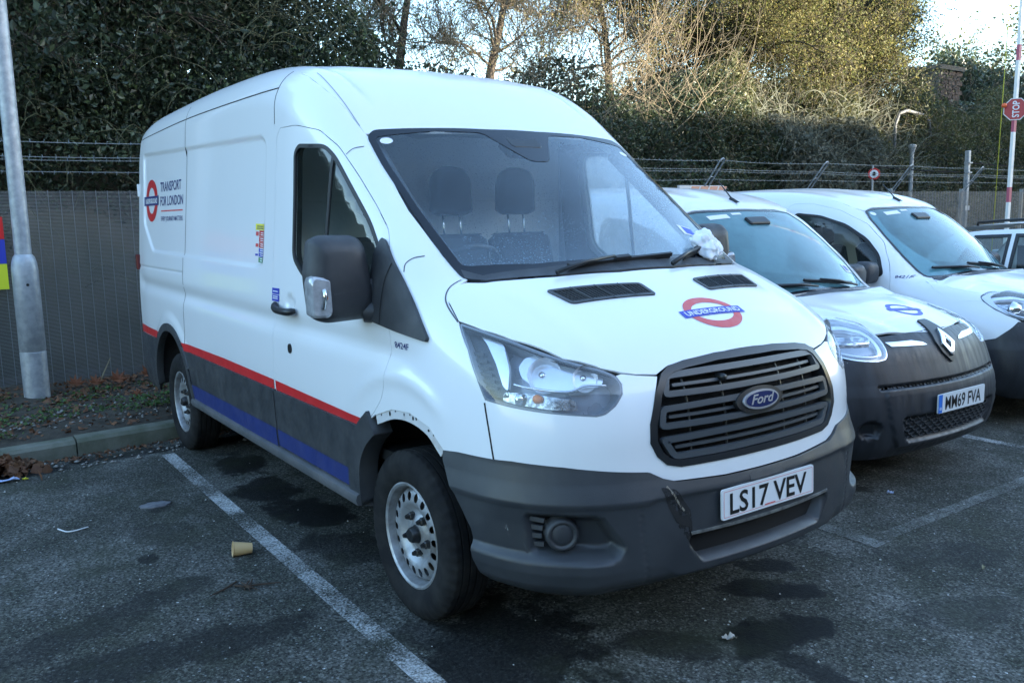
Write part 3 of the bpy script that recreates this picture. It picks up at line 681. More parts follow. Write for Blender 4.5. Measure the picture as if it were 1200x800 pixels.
# black quarter cover ahead of the window, and the mirror on it
tri = fillet(np.array([(-.262,1.30),(-.20,1.222),(.01,1.196),(.205,1.178),(.212,1.192),(.047,1.335),(-.115,1.475),(-.185,1.545),(-.215,1.565),(-.245,1.50)]), .02, 4)
for s in (1, -1):
    panel(VS, 'mirror_base_cover', SIDE, [tri], M_BLACK if 0 else M_TRIM, van, .03, .016, .022, mirror=(s == -1))
    L = catmull([(-.130,1.215),(-.135,1.32),(-.125,1.40),(-.105,1.46)], 5); g = panel_data(VS, SIDE, [ribbon(L, .006)], .04, .0175, 0)
    g = flipy(g) if s == -1 else g; cs = mk('cover_seam', g[0], g[1], M_DARK, van, N=g[2])
def make_mirror(s):
    # rounded housing, glass facing back, lens in its outer lower corner
    secs = [(-.335,.85,.0),(-.325,.97,.0),(-.29,1.0,.0),(-.25,.97,0),(-.215,.84,.0),(-.20,.60,0)]
    outl = fillet(np.array([(-1.222,1.25),(-1.236,1.42),(-1.215,1.565),(-1.175,1.582),(-1.02,1.578),(-.985,1.54),(-.952,1.34),(-.952,1.25),(-.985,1.228),(-1.16,1.222)]), .03, 5)
    c = np.array([-1.095,1.40]); V = []; F = []; n = len(outl)
    for x, k, _ in secs:
        for p in outl: q = c+(p-c)*k; V.append((x, q[0]*s, q[1]))
    for i in range(len(secs)-1):
        for j in range(n): k2 = (j+1) % n; F.append((i*n+j, i*n+k2, (i+1)*n+k2, (i+1)*n+j))
    F.append(tuple(range(n-1, -1, -1))); F.append(tuple((len(secs)-1)*n+j for j in range(n)))
    if s < 0: F = [tuple(reversed(f)) for f in F]
    # flip so that faces look outward
    mm = mk('door_mirror', V, F, M_TRIM, van, smooth=True); bm = bmesh.new(); bm.from_mesh(mm.data); bmesh.ops.recalc_face_normals(bm, faces=bm.faces); bm.to_mesh(mm.data); bm.free(); mm.data.set_sharp_from_angle(angle=R(50))
    g = MB(); gl = [c+(p-c)*.86 for p in outl]; Vg = [(-.3365, p[0]*s, p[1]) for p in gl]; g.add(Vg, [tuple(range(len(gl)))]); g.build('mirror_glass', M_CHROME, mm)
    ar = MB(); ar.tube([(-.25,-1.0*s,1.262),(-.22,-.95*s,1.262),(-.17,-.90*s,1.262)], [.045,.050,.055], 12); ar.box((-.245,-.985*s,1.335), (.06,.06,.13), bev=.015); ar.build('mirror_arm', M_TRIM, mm, smooth=True, angle=50)
    # dividing groove between the two halves of the shell
    gr = MB(); gr.bar((-.201,-1.15*s,1.345), (-.201,-1.03*s,1.35), .004, .006); gr.build('shell_ridge', M_TRIM, mm)
    ln = MB(); lo = fillet(np.array([(-1.243,1.256),(-1.246,1.40),(-1.235,1.425),(-1.16,1.41),(-1.155,1.27),(-1.175,1.252)]), .015, 4)
    V = []; n = len(lo); 
    for x, k in ((-.275,.94),(-.235,1.0),(-.205,.98),(-.196,.86)):
        cc = lo.mean(0)
        for p in lo: q = cc+(p-cc)*k; V.append((x, q[0]*s, q[1]))
    F = [(i*n+j, i*n+(j+1) % n, (i+1)*n+(j+1) % n, (i+1)*n+j) for i in range(3) for j in range(n)]+[tuple(3*n+j for j in range(n))]
    if s < 0: F = [tuple(reversed(f)) for f in F]
    lens = mk('indicator_lens', V, F, mat('indicator_lens', (.55,.57,.60), .12, .3, c2=(.30,.31,.33), scale=22, stops=(.3,.7)), mm, smooth=True); lens.data.set_sharp_from_angle(angle=R(40))
    ln.tube([(-.197,-1.20*s,1.29),(-.194,-1.19*s,1.34),(-.197,-1.195*s,1.37)], .010, 8); ln.build('indicator_reflector', M_CHROME, mm, smooth=True)
    MB().lathe([(0,-.194),(.010,-.196),(.012,-.2)], (0,-1.187*s,1.335), 'x', 12).build('indicator_bulb', M_ORANGE, mm)
make_mirror(1); make_mirror(-1)
# --- windscreen
frit = panel(VS, 'windscreen_border', RAKE, [ws_full, fillet(np.vstack([
    RAKE.uv([(.13,-.745,1.452),(-.20,-.762,1.675),(-.45,-.757,1.872),(-.61,-.742,2.002),(-.588,-.45,2.026),(-.548,-.20,2.032)]),
    RAKE.uv([(-.34,-.055,1.895),(-.34,.055,1.895)]),
    RAKE.uv([(-.548,.20,2.032),(-.588,.45,2.026),(-.61,.742,2.002),(-.45,.757,1.872),(-.20,.762,1.675),(.13,.745,1.452)]), RAKE.uv([(.235,.45,1.452),(.275,.15,1.458),(.275,-.15,1.458),(.235,-.45,1.452)])]), .03, 4)], mat('black_glass_border', (.010,.012,.016), .12), van, .03, .003, .006)
ws = panel(VS, 'windscreen', RAKE, [ws_full], M_WS, van, .06, .0005, 0)
panel(VS, 'scuttle_trim', TOP, [np.array([(.18,-.77),(.235,-.71),(.325,-.44),(.372,-.15),(.372,.15),(.325,.44),(.235,.71),(.18,.77),(.135,.76),(.20,.70),(.26,.44),(.30,.15),(.30,-.15),(.26,-.44),(.20,-.70),(.135,-.76)])], M_TRIM, van, .04, .004, .02)
for c, r, mm, nm in (((-.575,-.700,1.985), .030, M_WVIN, 'round_screen_sticker'), ((-.545,.715,1.955), .026, M_WVIN, 'round_screen_sticker')):
    u = RAKE.uv([c])[0]; panel(VS, nm, RAKE, [ell(u[0], u[1], r, r*.8, 20)], mm, ws, .03, .002, 0)
u = RAKE.uv([(.045,.605,1.552)])[0]; panel(VS, 'parking_permit', RAKE, [np.array([(u[0]-.055,u[1]-.03),(u[0]+.04,u[1]-.04),(u[0]+.045,u[1]+.035),(u[0]-.05,u[1]+.045)])], M_WVIN, ws, .03, .002, 0)
panel(VS, 'parking_permit_print', RAKE, [np.array([(u[0]-.028,u[1]-.02),(u[0]+.038,u[1]-.032),(u[0]+.042,u[1]+.026),(u[0]-.024,u[1]+.036)])], mat('permit_blue', (.05,.10,.55), .5), ws, .03, .003, 0)
# wipers
def wiper(p0, p1, b0, b1):
    P, N = drape(VS, RAKE.uv([p0, p1, b0, b1]), RAKE, .0); P = P+N*np.array([.02,.035,.022,.022])[:, None]
    a = MB(); m_ = (P[0]+P[1])/2+N[0]*.01; a.tube([P[0], m_, P[1]], [.011,.009,.006], 8); a.build('wiper_arm', M_BLACK, van, smooth=True)
    b = MB(); b.bar(P[2], P[3], .014, .016, up=N[2]); b.bar(P[2]-N[2]*.012, P[3]-N[3]*.012, .005, .014, up=N[2]); mid = (P[2]+P[3])/2
    b.bar(mid-(P[3]-P[2])*.07+N[2]*.010, mid+(P[3]-P[2])*.07+N[2]*.010, .022, .016, up=N[2]); b.build('wiper_blade', M_RUB, van)
wiper((.335,-.44,1.40), (.30,-.12,1.435), (.305,-.36,1.425), (.285,.235,1.445))
wiper((.36,.16,1.39), (.22,.48,1.46), (.30,.30,1.425), (.14,.63,1.475))
# --- headlights
for s in (1, -1):
    mir = s == -1; sc = np.array([1, s, 1])
    hb = panel(VS, 'headlight', WRAP, [shrink(hl_uv, .004)], mat('headlight_housing', (.30,.32,.36), .3, .3, c2=(.38,.40,.45), scale=7), van, .02, -.085, 0, mirror=mir)
    # side walls and rim
    rimd = panel_data(VS, WRAP, [hl_uv, shrink(hl_uv, .007)], .02, .000, .09); rimd = flipy(rimd) if mir else rimd; mk('headlight_rim', rimd[0], rimd[1], mat('lamp_rim_grey', (.20,.215,.24), .35), hb, N=rimd[2], smooth=True)
    dark = WRAP.uv(HLX['dark'])
    panel(VS, 'marker_section', WRAP, [fillet(dark, .01, 3)], M_BLACK, hb, .02, -.035, .02, mirror=mir)
    for k in range(6):
        t = k/5.5; a = np.array([.425+.105*t, -.915-.010*t, 1.165-.125*t]); b = a+[.055, .015, .002]
        P, N = drape(VS, WRAP.uv([a, b]), WRAP, -.025); P = P*sc; MB().bar(P[0], P[1], .004, .012).build('marker_louvre', M_TRIM, hb)
    bl = WRAP.uv(HLX['blade'])
    panel(VS, 'bright_blade', WRAP, [fillet(bl, .012, 4)], M_SATIN, hb, .02, -.020, .02, mirror=mir)
    def bowl(c3, r, nm, depth=.05, clip=None):
        P, N = drape(VS, WRAP.uv([c3]), WRAP, -.018); p = Vector(P[0]*sc); nrm = Vector((.93, -.30*s, .15)).normalized(); q = nrm.to_track_quat('Z', 'Y').to_matrix().to_4x4(); q.translation = p
        prof = [(r*1.04,.004),(r,.0)]+[(r*math.sqrt(t), -depth*(1-t)) for t in (.92,.75,.55,.35,.18,.06,.0)]
        m_ = MB(); m_.lathe(prof, n=36); V = [tuple(q @ Vector(v)) for v in m_.V]
        o = mk(nm, V, m_.F, M_SATIN, hb, smooth=True)
        b = MB(); b.lathe([(0,-.008),(.010,-.010),(.014,-.022),(.012,-depth)], n=16); mk('bulb_shield', [tuple(q @ Vector(v)) for v in b.V], b.F, M_CHROME, hb, smooth=True)
    panel(VS, 'reflector_bezel', WRAP, [fillet(WRAP.uv([(0.63, -0.855, 1.137), (0.633, -0.827, 1.17), (0.663, -0.784, 1.184), (0.728, -0.722, 1.17), (0.783, -0.654, 1.152), (0.818, -0.627, 1.127), (0.842, -0.625, 1.1), (0.85, -0.648, 1.074), (0.826, -0.699, 1.074), (0.806, -0.742, 1.06), (0.776, -0.78, 1.06), (0.709, -0.838, 1.069), (0.657, -0.861, 1.1)]), .01, 3)], M_SATIN, hb, .02, -.030, .03, mirror=mir)
    bowl((.715,-.800,1.110), .060, 'main_reflector'); bowl((.805,-.690,1.100), .045, 'dipped_reflector', .035)
    P, N = drape(VS, WRAP.uv([(.640,-.878,1.074),(.686,-.853,1.066),(.775,-.78,1.056),(.801,-.745,1.058),(.82,-.705,1.074),(.862,-.635,1.072)]), WRAP, -.012); P = P*sc
    MB().tube(catmull(P, 4), .0045, 6).build('reflector_edge', M_CHROME, hb, smooth=True)
    sh = WRAP.uv([(.60,-.905,1.045),(.702,-.851,1.049),(.772,-.796,1.038),(.819,-.742,1.029),(.832,-.742,.992),(.781,-.803,.994),(.657,-.892,1.005),(.60,-.915,1.012)])
    panel(VS, 'turn_signal_reflector', WRAP, [fillet(sh, .01, 3)], mat('faceted_reflector', (.55,.57,.6), .2, .9, c2=(.2,.21,.23), scale=70, stops=(.42,.58)), hb, .02, -.035, .01, mirror=mir)
    P, N = drape(VS, WRAP.uv([(.723,-.842,1.030)]), WRAP, -.028); m_ = MB(); m_.lathe([(0,.022),(.012,.018),(.017,0),(.012,-.012)], tuple(P[0]*sc), 'x', 14); m_.build('amber_bulb', M_ORANGE, hb, smooth=True)
    P, N = drape(VS, WRAP.uv([(.673,-.878,1.024)]), WRAP, -.025); m_ = MB(); m_.lathe([(0,.014),(.020,.010),(.024,0),(.018,-.012)], tuple(P[0]*sc), 'x', 16); m_.build('side_bulb', M_CHROME, hb, smooth=True)
    panel(VS, 'headlight_lens', WRAP, [shrink(hl_uv, .003)], M_LENS, hb, .025, .001, 0, mirror=mir)
# --- grille
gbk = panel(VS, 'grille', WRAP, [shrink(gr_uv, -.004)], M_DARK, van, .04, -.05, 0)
panel(VS, 'grille_frame', WRAP, [gr_uv, shrink(gr_uv, .024)], mat('grille_frame_plastic', (.014,.016,.019), .3), gbk, .02, .004, .055)
M_GRL = mat('grille_grey_plastic', (.055,.062,.070), .42)
def ringloop(zt, zb, yt, yb, w=.021, badge=0, off=.000):
    """rounded loop bar across the grille"""
    x_ = .97
    def uvp(y, z): P, ok = VS.cast([[1.6, y, z]], [-1., 0, 0], 0, 2.); return WRAP.uv(P)[0]
    out = [uvp(-yt, zt), uvp(-yt/2, zt+.005), uvp(0, zt+.006), uvp(yt/2, zt+.005), uvp(yt, zt), uvp(yb, zb), uvp(yb/2, zb-.002), uvp(0, zb-.001), uvp(-yb/2, zb-.002), uvp(-yb, zb)]
    o = fillet(np.array(out), .026, 6)
    panel(VS, 'grille_bar', WRAP, [o, shrink(o, w)], M_GRL, gbk, .02, off, .022)
    zm = (zt+zb)/2; ym = (yt+yb)/2-.045
    L = np.array([uvp(y, zm) for y in np.linspace(-ym, ym, 12)]); panel(VS, 'grille_slat', WRAP, [ribbon(L, .011)], M_GRL, gbk, .025, -.014, .018)
ringloop(1.093,1.012,.415,.445); ringloop(.984,.905,.462,.477); ringloop(.876,.795,.477,.425)
for y in (-.33,-.16,.17,.33):
    zz = np.linspace(.785,1.10,6); P, ok = VS.cast([[1.6, y, z] for z in zz], [-1., 0, 0], 0, 2.); N = VS.grad(P); P = P-N*.028; MB().tube(P, .0045, 6).build('grille_rib', M_BLACK, gbk)
P, ok = VS.cast([[1.6,-.165,1.055]], [-1., 0, 0], 0, 2.); MB().lathe([(0,.012),(.010,.010),(.013,.0),(.014,-.03)], tuple(P[0]), 'x', 14).build('camera_eye', M_BLACK, gbk, smooth=True)
def uvf(y, z): P, ok = VS.cast([[1.6, y, z]], [-1., 0, 0], 0, 2.); return WRAP.uv(P)[0]
c0 = uvf(-.004, .957); M_BADGE = mat('badge_silver', (.55,.56,.60), .22, .6)
panel(VS, 'badge_surround', WRAP, [ell(c0[0],c0[1],.112,.048,48)], M_BLACK, van, .02, .006, .02)
bd = panel(VS, 'oval_badge', WRAP, [ell(c0[0],c0[1],.086,.0345,48)], M_BADGE, van, .02, .013, .01)
panel(VS, 'badge_field', WRAP, [ell(c0[0],c0[1],.077,.027,48)], mat('badge_blue', (.008,.018,.085), .15, coat=.5), bd, .02, .0155, .0)
V, F, w = text2d('Ford', .02, .42); Q = V*[.118/w, .034]+[-.057, -.013]
P, N = drape(VS, Q+c0, WRAP, .0175); F2 = [f if np.dot(np.cross(P[f[1]]-P[f[0]], P[f[2]]-P[f[0]]), N[f[0]]) > 0 else tuple(reversed(f)) for f in F]; mk('badge_lettering', P, F2, M_BADGE, bd)
# --- bumper
bt = [(.344,-.984,.795),(.43,-.975,.803)]+btop
bl3 = [(.350,-.984,.76),(.412,-.975,.67),(.50,-.958,.54),(.515,-.945,.45),(.535,-.935,.385),(.571,-.92,.350),(.706,-.868,.335),(.882,-.706,.340),(.985,-.397,.352),(1.017,0,.365)]
T_ = [tuple(WRAP.uv([p])[0]) for p in bt]; B_ = [tuple(WRAP.uv([p])[0]) for p in bl3]
bump_loop = np.array(T_+[(-a, b) for a, b in T_[::-1][1:]]+[(-a, b) for a, b in B_]+[(a, b) for a, b in B_[::-1][1:]])
fog_o = fillet(WRAP.uv([(.716,-.888,.640),(.80,-.824,.645),(.90,-.70,.635),(.935,-.62,.52),(.915,-.66,.478),(.89,-.712,.474),(.775,-.843,.492),(.735,-.87,.505)]), .02, 4)
car_o = fillet(np.array([(-.535,.672),(.535,.672),(.575,.50),(.43,.38),(-.43,.38),(-.575,.50)]), .015, 3)
int_o = fillet(np.array([(-.385,.527),(.385,.527),(.39,.50),(.33,.425),(-.33,.425),(-.39,.50)]), .012, 3)
def bump_disp(P):
    U = WRAP.uv(P); z = P[:, 2]; y = P[:, 1]; Us = U*[1, 1]; Us[:, 0] = -np.abs(Us[:, 0])
    up_ = np.interp(z, [.60,.655,.675,.74,.80,.83], [.018,.022,.030,.014,.004,.004])
    ds_ = np.interp(z, [.33,.36,.39,.44,.475,.487,.50,.60], [-.02,.012,.032,.042,.040,.030,.016,.018]); dc_ = np.interp(z, [.35,.375,.40,.44,.60], [-.03,.0,.016,.020,.018])
    w_ = sstep(.60, .74, np.abs(y)); d = np.where(z > .60, up_, ds_*w_+dc_*(1-w_))
    f = poly_sdf(Us, fog_o); d = d-.070*sstep(.004, -.034, f)*sstep(-1.02, -.78, U[:, 0]-.0)*1.0
    yz = P[:, [1, 2]]; c = poly_sdf(yz, car_o); d = np.where(np.abs(y) < .75, d*(1-sstep(.01, -.012, c))+.020*sstep(.01, -.012, c), d)
    i = poly_sdf(yz, int_o); d = d-.085*sstep(.003, -.02, i)*(np.abs(y) < .75)
    seam_ = np.abs(np.abs(y)-.565-.12*(z-.5)); d = d-.004*sstep(.006, .001, seam_)*(z < .66)
    return d
bumper = panel(VS, 'bumper', WRAP, [bump_loop], M_BUMP, van, .0125, bump_disp, .03)
# closing skirt under the bumper
for s in (1, -1):
    fc = np.array([.819,-.807,.566]); P, N = drape(VS, WRAP.uv([fc]), WRAP, -.006); q = Vector((.86,-.50*s,.0)).normalized().to_track_quat('Z', 'Y').to_matrix().to_4x4(); q.translation = Vector(P[0]*[1, s, 1])
    m_ = MB(); m_.lathe([(.062,-.045),(.056,.004),(.050,.010),(.042,.008),(.038,.0),(.036,.002),(.026,.006),(.0,.007)], n=32); mk('fog_light_cover', [tuple(q @ Vector(v)) for v in m_.V], m_.F, M_TRIM, bumper, smooth=True)
    for k, (a, b) in enumerate((((.725,-.875,.62),(.775,-.85,.615)),((.73,-.872,.59),(.77,-.853,.588)),((.735,-.872,.56),(.768,-.856,.560)),((.74,-.870,.53),(.775,-.851,.53)))):
        P, N = drape(VS, WRAP.uv([a, b]), WRAP, -.004); P = P*[1, s, 1]; MB().bar(P[0], P[1], .010, .016).build('fog_surround_rib', M_TRIM, bumper)
    P, N = drape(VS, WRAP.uv([(.688,-.90,.645),(.725,-.878,.50)]), WRAP, .014); P = P*[1, s, 1]; MB().bar(P[0], P[1], .008, .010).build('fog_surround_edge', M_TRIM, bumper)
def mask_noise_mat(name, c, dens, scale):
    m, nt, out = nodes_new(name); co = coords(nt); p = N_(nt, 'ShaderNodeBsdfPrincipled'); p.inputs['Base Color'].default_value = (*c, 1); p.inputs['Roughness'].default_value = .8
    t = N_(nt, 'ShaderNodeBsdfTransparent'); mx = N_(nt, 'ShaderNodeMixShader'); f = ramp(nt, noise(nt, co, scale, 6, .65), [(dens, 0.), (dens+.06, 1.)]); nt.links.new(f, mx.inputs[0]); nt.links.new(t.outputs[0], mx.inputs[1]); nt.links.new(p.outputs[0], mx.inputs[2]); nt.links.new(mx.outputs[0], out.inputs[0]); return m
# dark scuff on the bumper left of the grille's lower corner
sc_ = WRAP.uv([(.955,-.50,.715),(.965,-.44,.70),(.985,-.385,.62),(.99,-.375,.52),(.985,-.385,.50),(.975,-.43,.56),(.962,-.47,.64)])
panel(VS, 'bumper_scuff', WRAP, [fillet(sc_, .01, 3)], mask_noise_mat('dark_scuff', (.008,.008,.009), .44, 22), bumper, .015, lambda P: bump_disp(P)+.0012, 0)
panel(VS, 'bumper_scuff', WRAP, [ribbon(catmull(WRAP.uv([(.957,-.475,.715),(.968,-.44,.665),(.978,-.41,.62)]), 4), .006)], mask_noise_mat('tan_scrape', (.22,.19,.15), .45, 30), bumper, .015, lambda P: bump_disp(P)+.0022, 0)
panel(VS, 'bumper_scrape', WRAP, [WRAP.uv([(.62,-.92,.60),(.66,-.91,.59),(.67,-.905,.50),(.655,-.91,.50)])], mask_noise_mat('pale_scrape', (.25,.25,.24), .57, 26), bumper, .015, lambda P: bump_disp(P)+.0015, 0)
# intake bars, pale lip above it
for y in (-.26,-.13,0,.13,.26): MB().box((.955-.10*y*y*2,y,.475), (.05,.007,.10)).build('intake_bar', M_BLACK, bumper)
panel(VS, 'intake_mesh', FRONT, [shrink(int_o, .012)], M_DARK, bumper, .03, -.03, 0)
lip = np.array([(-.385,.531),(.385,.531),(.385,.541),(-.385,.541)])
panel(VS, 'intake_lip', FRONT, [lip], mat('weathered_lip', (.16,.16,.15), .7, c2=(.05,.05,.05), scale=18), bumper, .05, lambda P: bump_disp(P)*0+.025, .01)
mk('towing_eye_cover', *panel_data(VS, FRONT, [fillet(np.array([(-.11,.678),(.075,.678),(.075,.700),(-.11,.700)]), .006, 3)], .03, lambda P: bump_disp(P)+.002, .004)[:2], M_TRIM, bumper)
# number plate
def number_plate(parent, c, rx, text, wtxt, h=.111, w=.52, tilt=0, euro=False, groups=None, name='number_plate', zr=0.0):
    M = Matrix.Translation(c) @ Matrix.Rotation(zr, 4, 'Z') @ Matrix.Rotation(tilt, 4, 'Y') @ Matrix(((0,0,1,0),(1,0,0,0),(0,1,0,0),(0,0,0,1)))
    pm = MB(); o2 = fillet(np.array([(-w/2,-h/2),(w/2,-h/2),(w/2,h/2),(-w/2,h/2)]), .010, 5); pm.prism(o2, -.008, 0.0, frame=M)
    pl = pm.build(name, mat('plate_white', (.70,.71,.72), .35), parent)
    x = -w/2+.035+(.035 if euro else 0); W = w-.07-(.035 if euro else 0); off = Matrix.Translation((0,0,.0012))
    V, F, w1 = text2d(text, .018); cond = W*.97/w1; Q = V*[cond, .079]+[x+W*.01, -.0395]
    mk('plate_lettering', [tuple(M @ off @ Vector((q[0],q[1],0))) for q in Q], F, mat('plate_black', (.008,.008,.009), .4), pl)
    if euro:
        e = MB(); e.add([tuple(M @ Vector(v)) for v in ((-w/2+.001,-h/2+.002,.0012),(-w/2+.042,-h/2+.002,.0012),(-w/2+.042,h/2-.002,.0012),(-w/2+.001,h/2-.002,.0012))], [(0,1,2,3)]); e.build('plate_blue_band', mat('plate_blue', (.02,.16,.60), .4), pl)
        V, F, w2 = text2d('GB', .02); Q = V*[.022/w2, .016]+[-w/2+.011, -.035]; mk('plate_lettering', [tuple(M @ Matrix.Translation((0,0,.0024)) @ Vector((q[0],q[1],0))) for q in Q], F, M_WVIN, pl)
    else:
        e = MB(); a, b = w/2-.008, h/2-.008
        for (x0,y0,x1,y1) in ((-a,-b,a,-b+.0015),(-a,b-.0015,a,b),(-a,-b+.002,-a+.0015,b-.002),(a-.0015,-b+.002,a,b-.002),(-.03,-b+.0030,.03,-b+.007)):
            e.add([tuple(M @ Vector(v)) for v in ((x0,y0,.0012),(x1,y0,.0012),(x1,y1,.0012),(x0,y1,.0012))], [(0,1,2,3)])
        e.build('plate_keyline', M_REDL, pl)
    return pl
number_plate(van, (1.047,-.006,.617), 0, 'LS17 VEV', 0, tilt=R(-2))
# --- cladding, stripes, sill, arches (side)
def sidepart(name, loop, m, off, rim, h=.04, r=.012, parent=van, both=True):
    return panel(VS, name, SIDE, [fillet(np.array(loop), r, 3)], m, parent, h, off, rim, both=both)
for s in (1, -1):
    mir = s == -1
    panel(VS, 'side_cladding', SIDE, [fillet(np.array([(-3.0,.40)]+[tuple(q) for q in rarch[::-1] if q[1] < .75 and q[0] > -3.3 and q[1] > .41]+[(-3.14,CLT-.002),(-1.36,CLT-.002),(-1.355,.47),(-1.355,.40)]), .01, 3)], M_TRIM, van, .04, .013, .02, mirror=mir)
    panel(VS, 'door_cladding', SIDE, [fillet(np.array([(-1.34,.462),(-1.34,CLT-.002),(-.27,CLT-.002),(-.335,.725),(-.40,.62),(-.425,.50),(-.425,.462)]), .01, 3)], M_TRIM, van, .04, .013, .02, mirror=mir)
    panel(VS, 'rear_cladding', SIDE, [np.array([(-4.46,CLT-.002),(-4.465,.45),(-4.43,.36),(-4.05,.34),(-3.985,.40),(-3.96,.53),(-3.88,.68),(-3.80,CLT-.002)])], M_TRIM, van, .04, .013, .02, mirror=mir)
    panel(VS, 'red_stripe', SIDE, [np.array([(-3.145,.764),(-3.22,.815),(-2.2,.822),(-1.36,.815),(-1.36,.764)])], M_RED, van, .04, sdo(.002), 0, mirror=mir)
    panel(VS, 'red_stripe', SIDE, [np.array([(-1.335,.764),(-1.335,.815),(-.232,.797),(-.232,.79),(-.27,.764)])], M_RED, van, .04, sdo(.002), 0, mirror=mir)
    panel(VS, 'red_stripe', SIDE, [np.array([(-4.46,.768),(-4.46,.83),(-3.80,.825),(-3.74,.82),(-3.81,.768)])], M_RED, van, .04, sdo(.002), 0, mirror=mir)
    panel(VS, 'blue_stripe', SIDE, [np.array([(-3.02,.43),(-3.05,.545),(-1.36,.553),(-1.36,.455)])], M_BLUE, van, .04, .0155, 0, mirror=mir)
    panel(VS, 'blue_stripe', SIDE, [np.array([(-1.335,.465),(-1.335,.553),(-.418,.548),(-.424,.466)])], M_BLUE, van, .04, .0155, 0, mirror=mir)
    sill = MB(); P, N = drape(VS, np.array([(x,.41) for x in np.linspace(-3.0,-.36,14)]), SIDE, 0)
    prof = [(.012,.045),(.034,.032),(.040,.012),(.030,-.012),(-.06,-.03),(-.06,.045)]
    V = []; F = []
    for k, p in enumerate(P):
        e = 1-.0*k
        for (dy, dz) in prof: V.append((p[0], (p[1]-dy)*s, .408+dz))
    n = 6
    for k in range(len(P)-1):
        for j in range(n): jj = (j+1) % n; F.append((k*n+j, k*n+jj, (k+1)*n+jj, (k+1)*n+j))
    F += [tuple(range(n)), tuple((len(P)-1)*n+j for j in range(n-1, -1, -1))]
    if s < 0: F = [tuple(reversed(f)) for f in F]
    mk('sill_step', V, F, mat('sill_grey', (.07,.075,.08), .5, c2=(.11,.11,.115), scale=5), van, smooth=True, angle=40)
    # arch flares
    def flare(L, w, nm, m=M_TRIM, off=.022, rim=.05):
        U = ribbon(resample_open(catmull(L, 4), .05), w); g = panel_data(VS, SIDE, [U], .03, off, rim); g = flipy(g) if mir else g; return mk(nm, g[0], g[1], m, van, N=g[2], smooth=True)
    c = np.array([-3.5,.42]); flare([c+(q-c)*1.035 for q in rarch], .055, 'rear_arch_flare')
    c = np.array([.02,.40]); flare([c+(q-c)*np.array([.93,.95]) for q in farch[:4]]+[np.array([-.20,.80])], .11, 'front_arch_flare', off=.016, rim=.09)
    fl = [c+(q-c)*.975 for q in farch[4:9]]
    o = flare(fl, .055, 'bare_arch_flange', mat('flange_paint', (.56,.56,.56), .55, c2=(.42,.37,.33), scale=14, stops=(.5,.8)), -.004, .02)
    L = catmull(fl, 6)
    for k, (t, rx, rz) in enumerate(((.10,.004,.004),(.22,.007,.010),(.30,.004,.004),(.42,.004,.006),(.50,.004,.004),(.56,.006,.008),(.62,.005,.010),(.78,.007,.005),(.86,.004,.004))):
        q = L[int(t*(len(L)-1))]; g = panel_data(VS, SIDE, [ell(q[0], q[1]+.004*(-1)**k, rx, rz, 12)], .02, -.0025, 0); g = flipy(g) if mir else g; mk('flange_hole', g[0], g[1], M_DARK, o, N=g[2])
    # wheel housing liners
    for (cx, L0, yi) in ((.02, farch, .55), (-3.49, rarch, .55)):
        c = np.array([cx,.42]); LL = catmull([c+(q-c)*1.02 for q in L0], 4); V = []; F = []; n = len(LL)
        P, N = drape(VS, LL, SIDE, -.01)
        for y_ in (0, 1): V += [(p[0], (p[1] if y_ == 0 else -yi)*s, p[2]) for p in P]
        V += [(cx, -yi*s, .2)]
        F = [(i, i+1, n+i+1, n+i) for i in range(n-1)]+[(n+i, n+i+1, 2*n) for i in range(n-1)]
        mk('wheel_housing', V, F, mat('arch_liner', (.020,.020,.021), .85), van, smooth=True)
# --- underside and interior floor
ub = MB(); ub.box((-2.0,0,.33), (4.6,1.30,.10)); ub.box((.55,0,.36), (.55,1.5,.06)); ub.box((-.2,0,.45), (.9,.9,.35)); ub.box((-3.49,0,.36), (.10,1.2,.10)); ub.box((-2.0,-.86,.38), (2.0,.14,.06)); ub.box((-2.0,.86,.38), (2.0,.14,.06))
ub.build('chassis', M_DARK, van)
cabf = MB(); cabf.box((-.8,0,.62), (1.3,1.8,.05)); cabf.box((.2,0,.75), (.7,1.5,.5)); cabf.build('cab_floor', M_DASH, van)
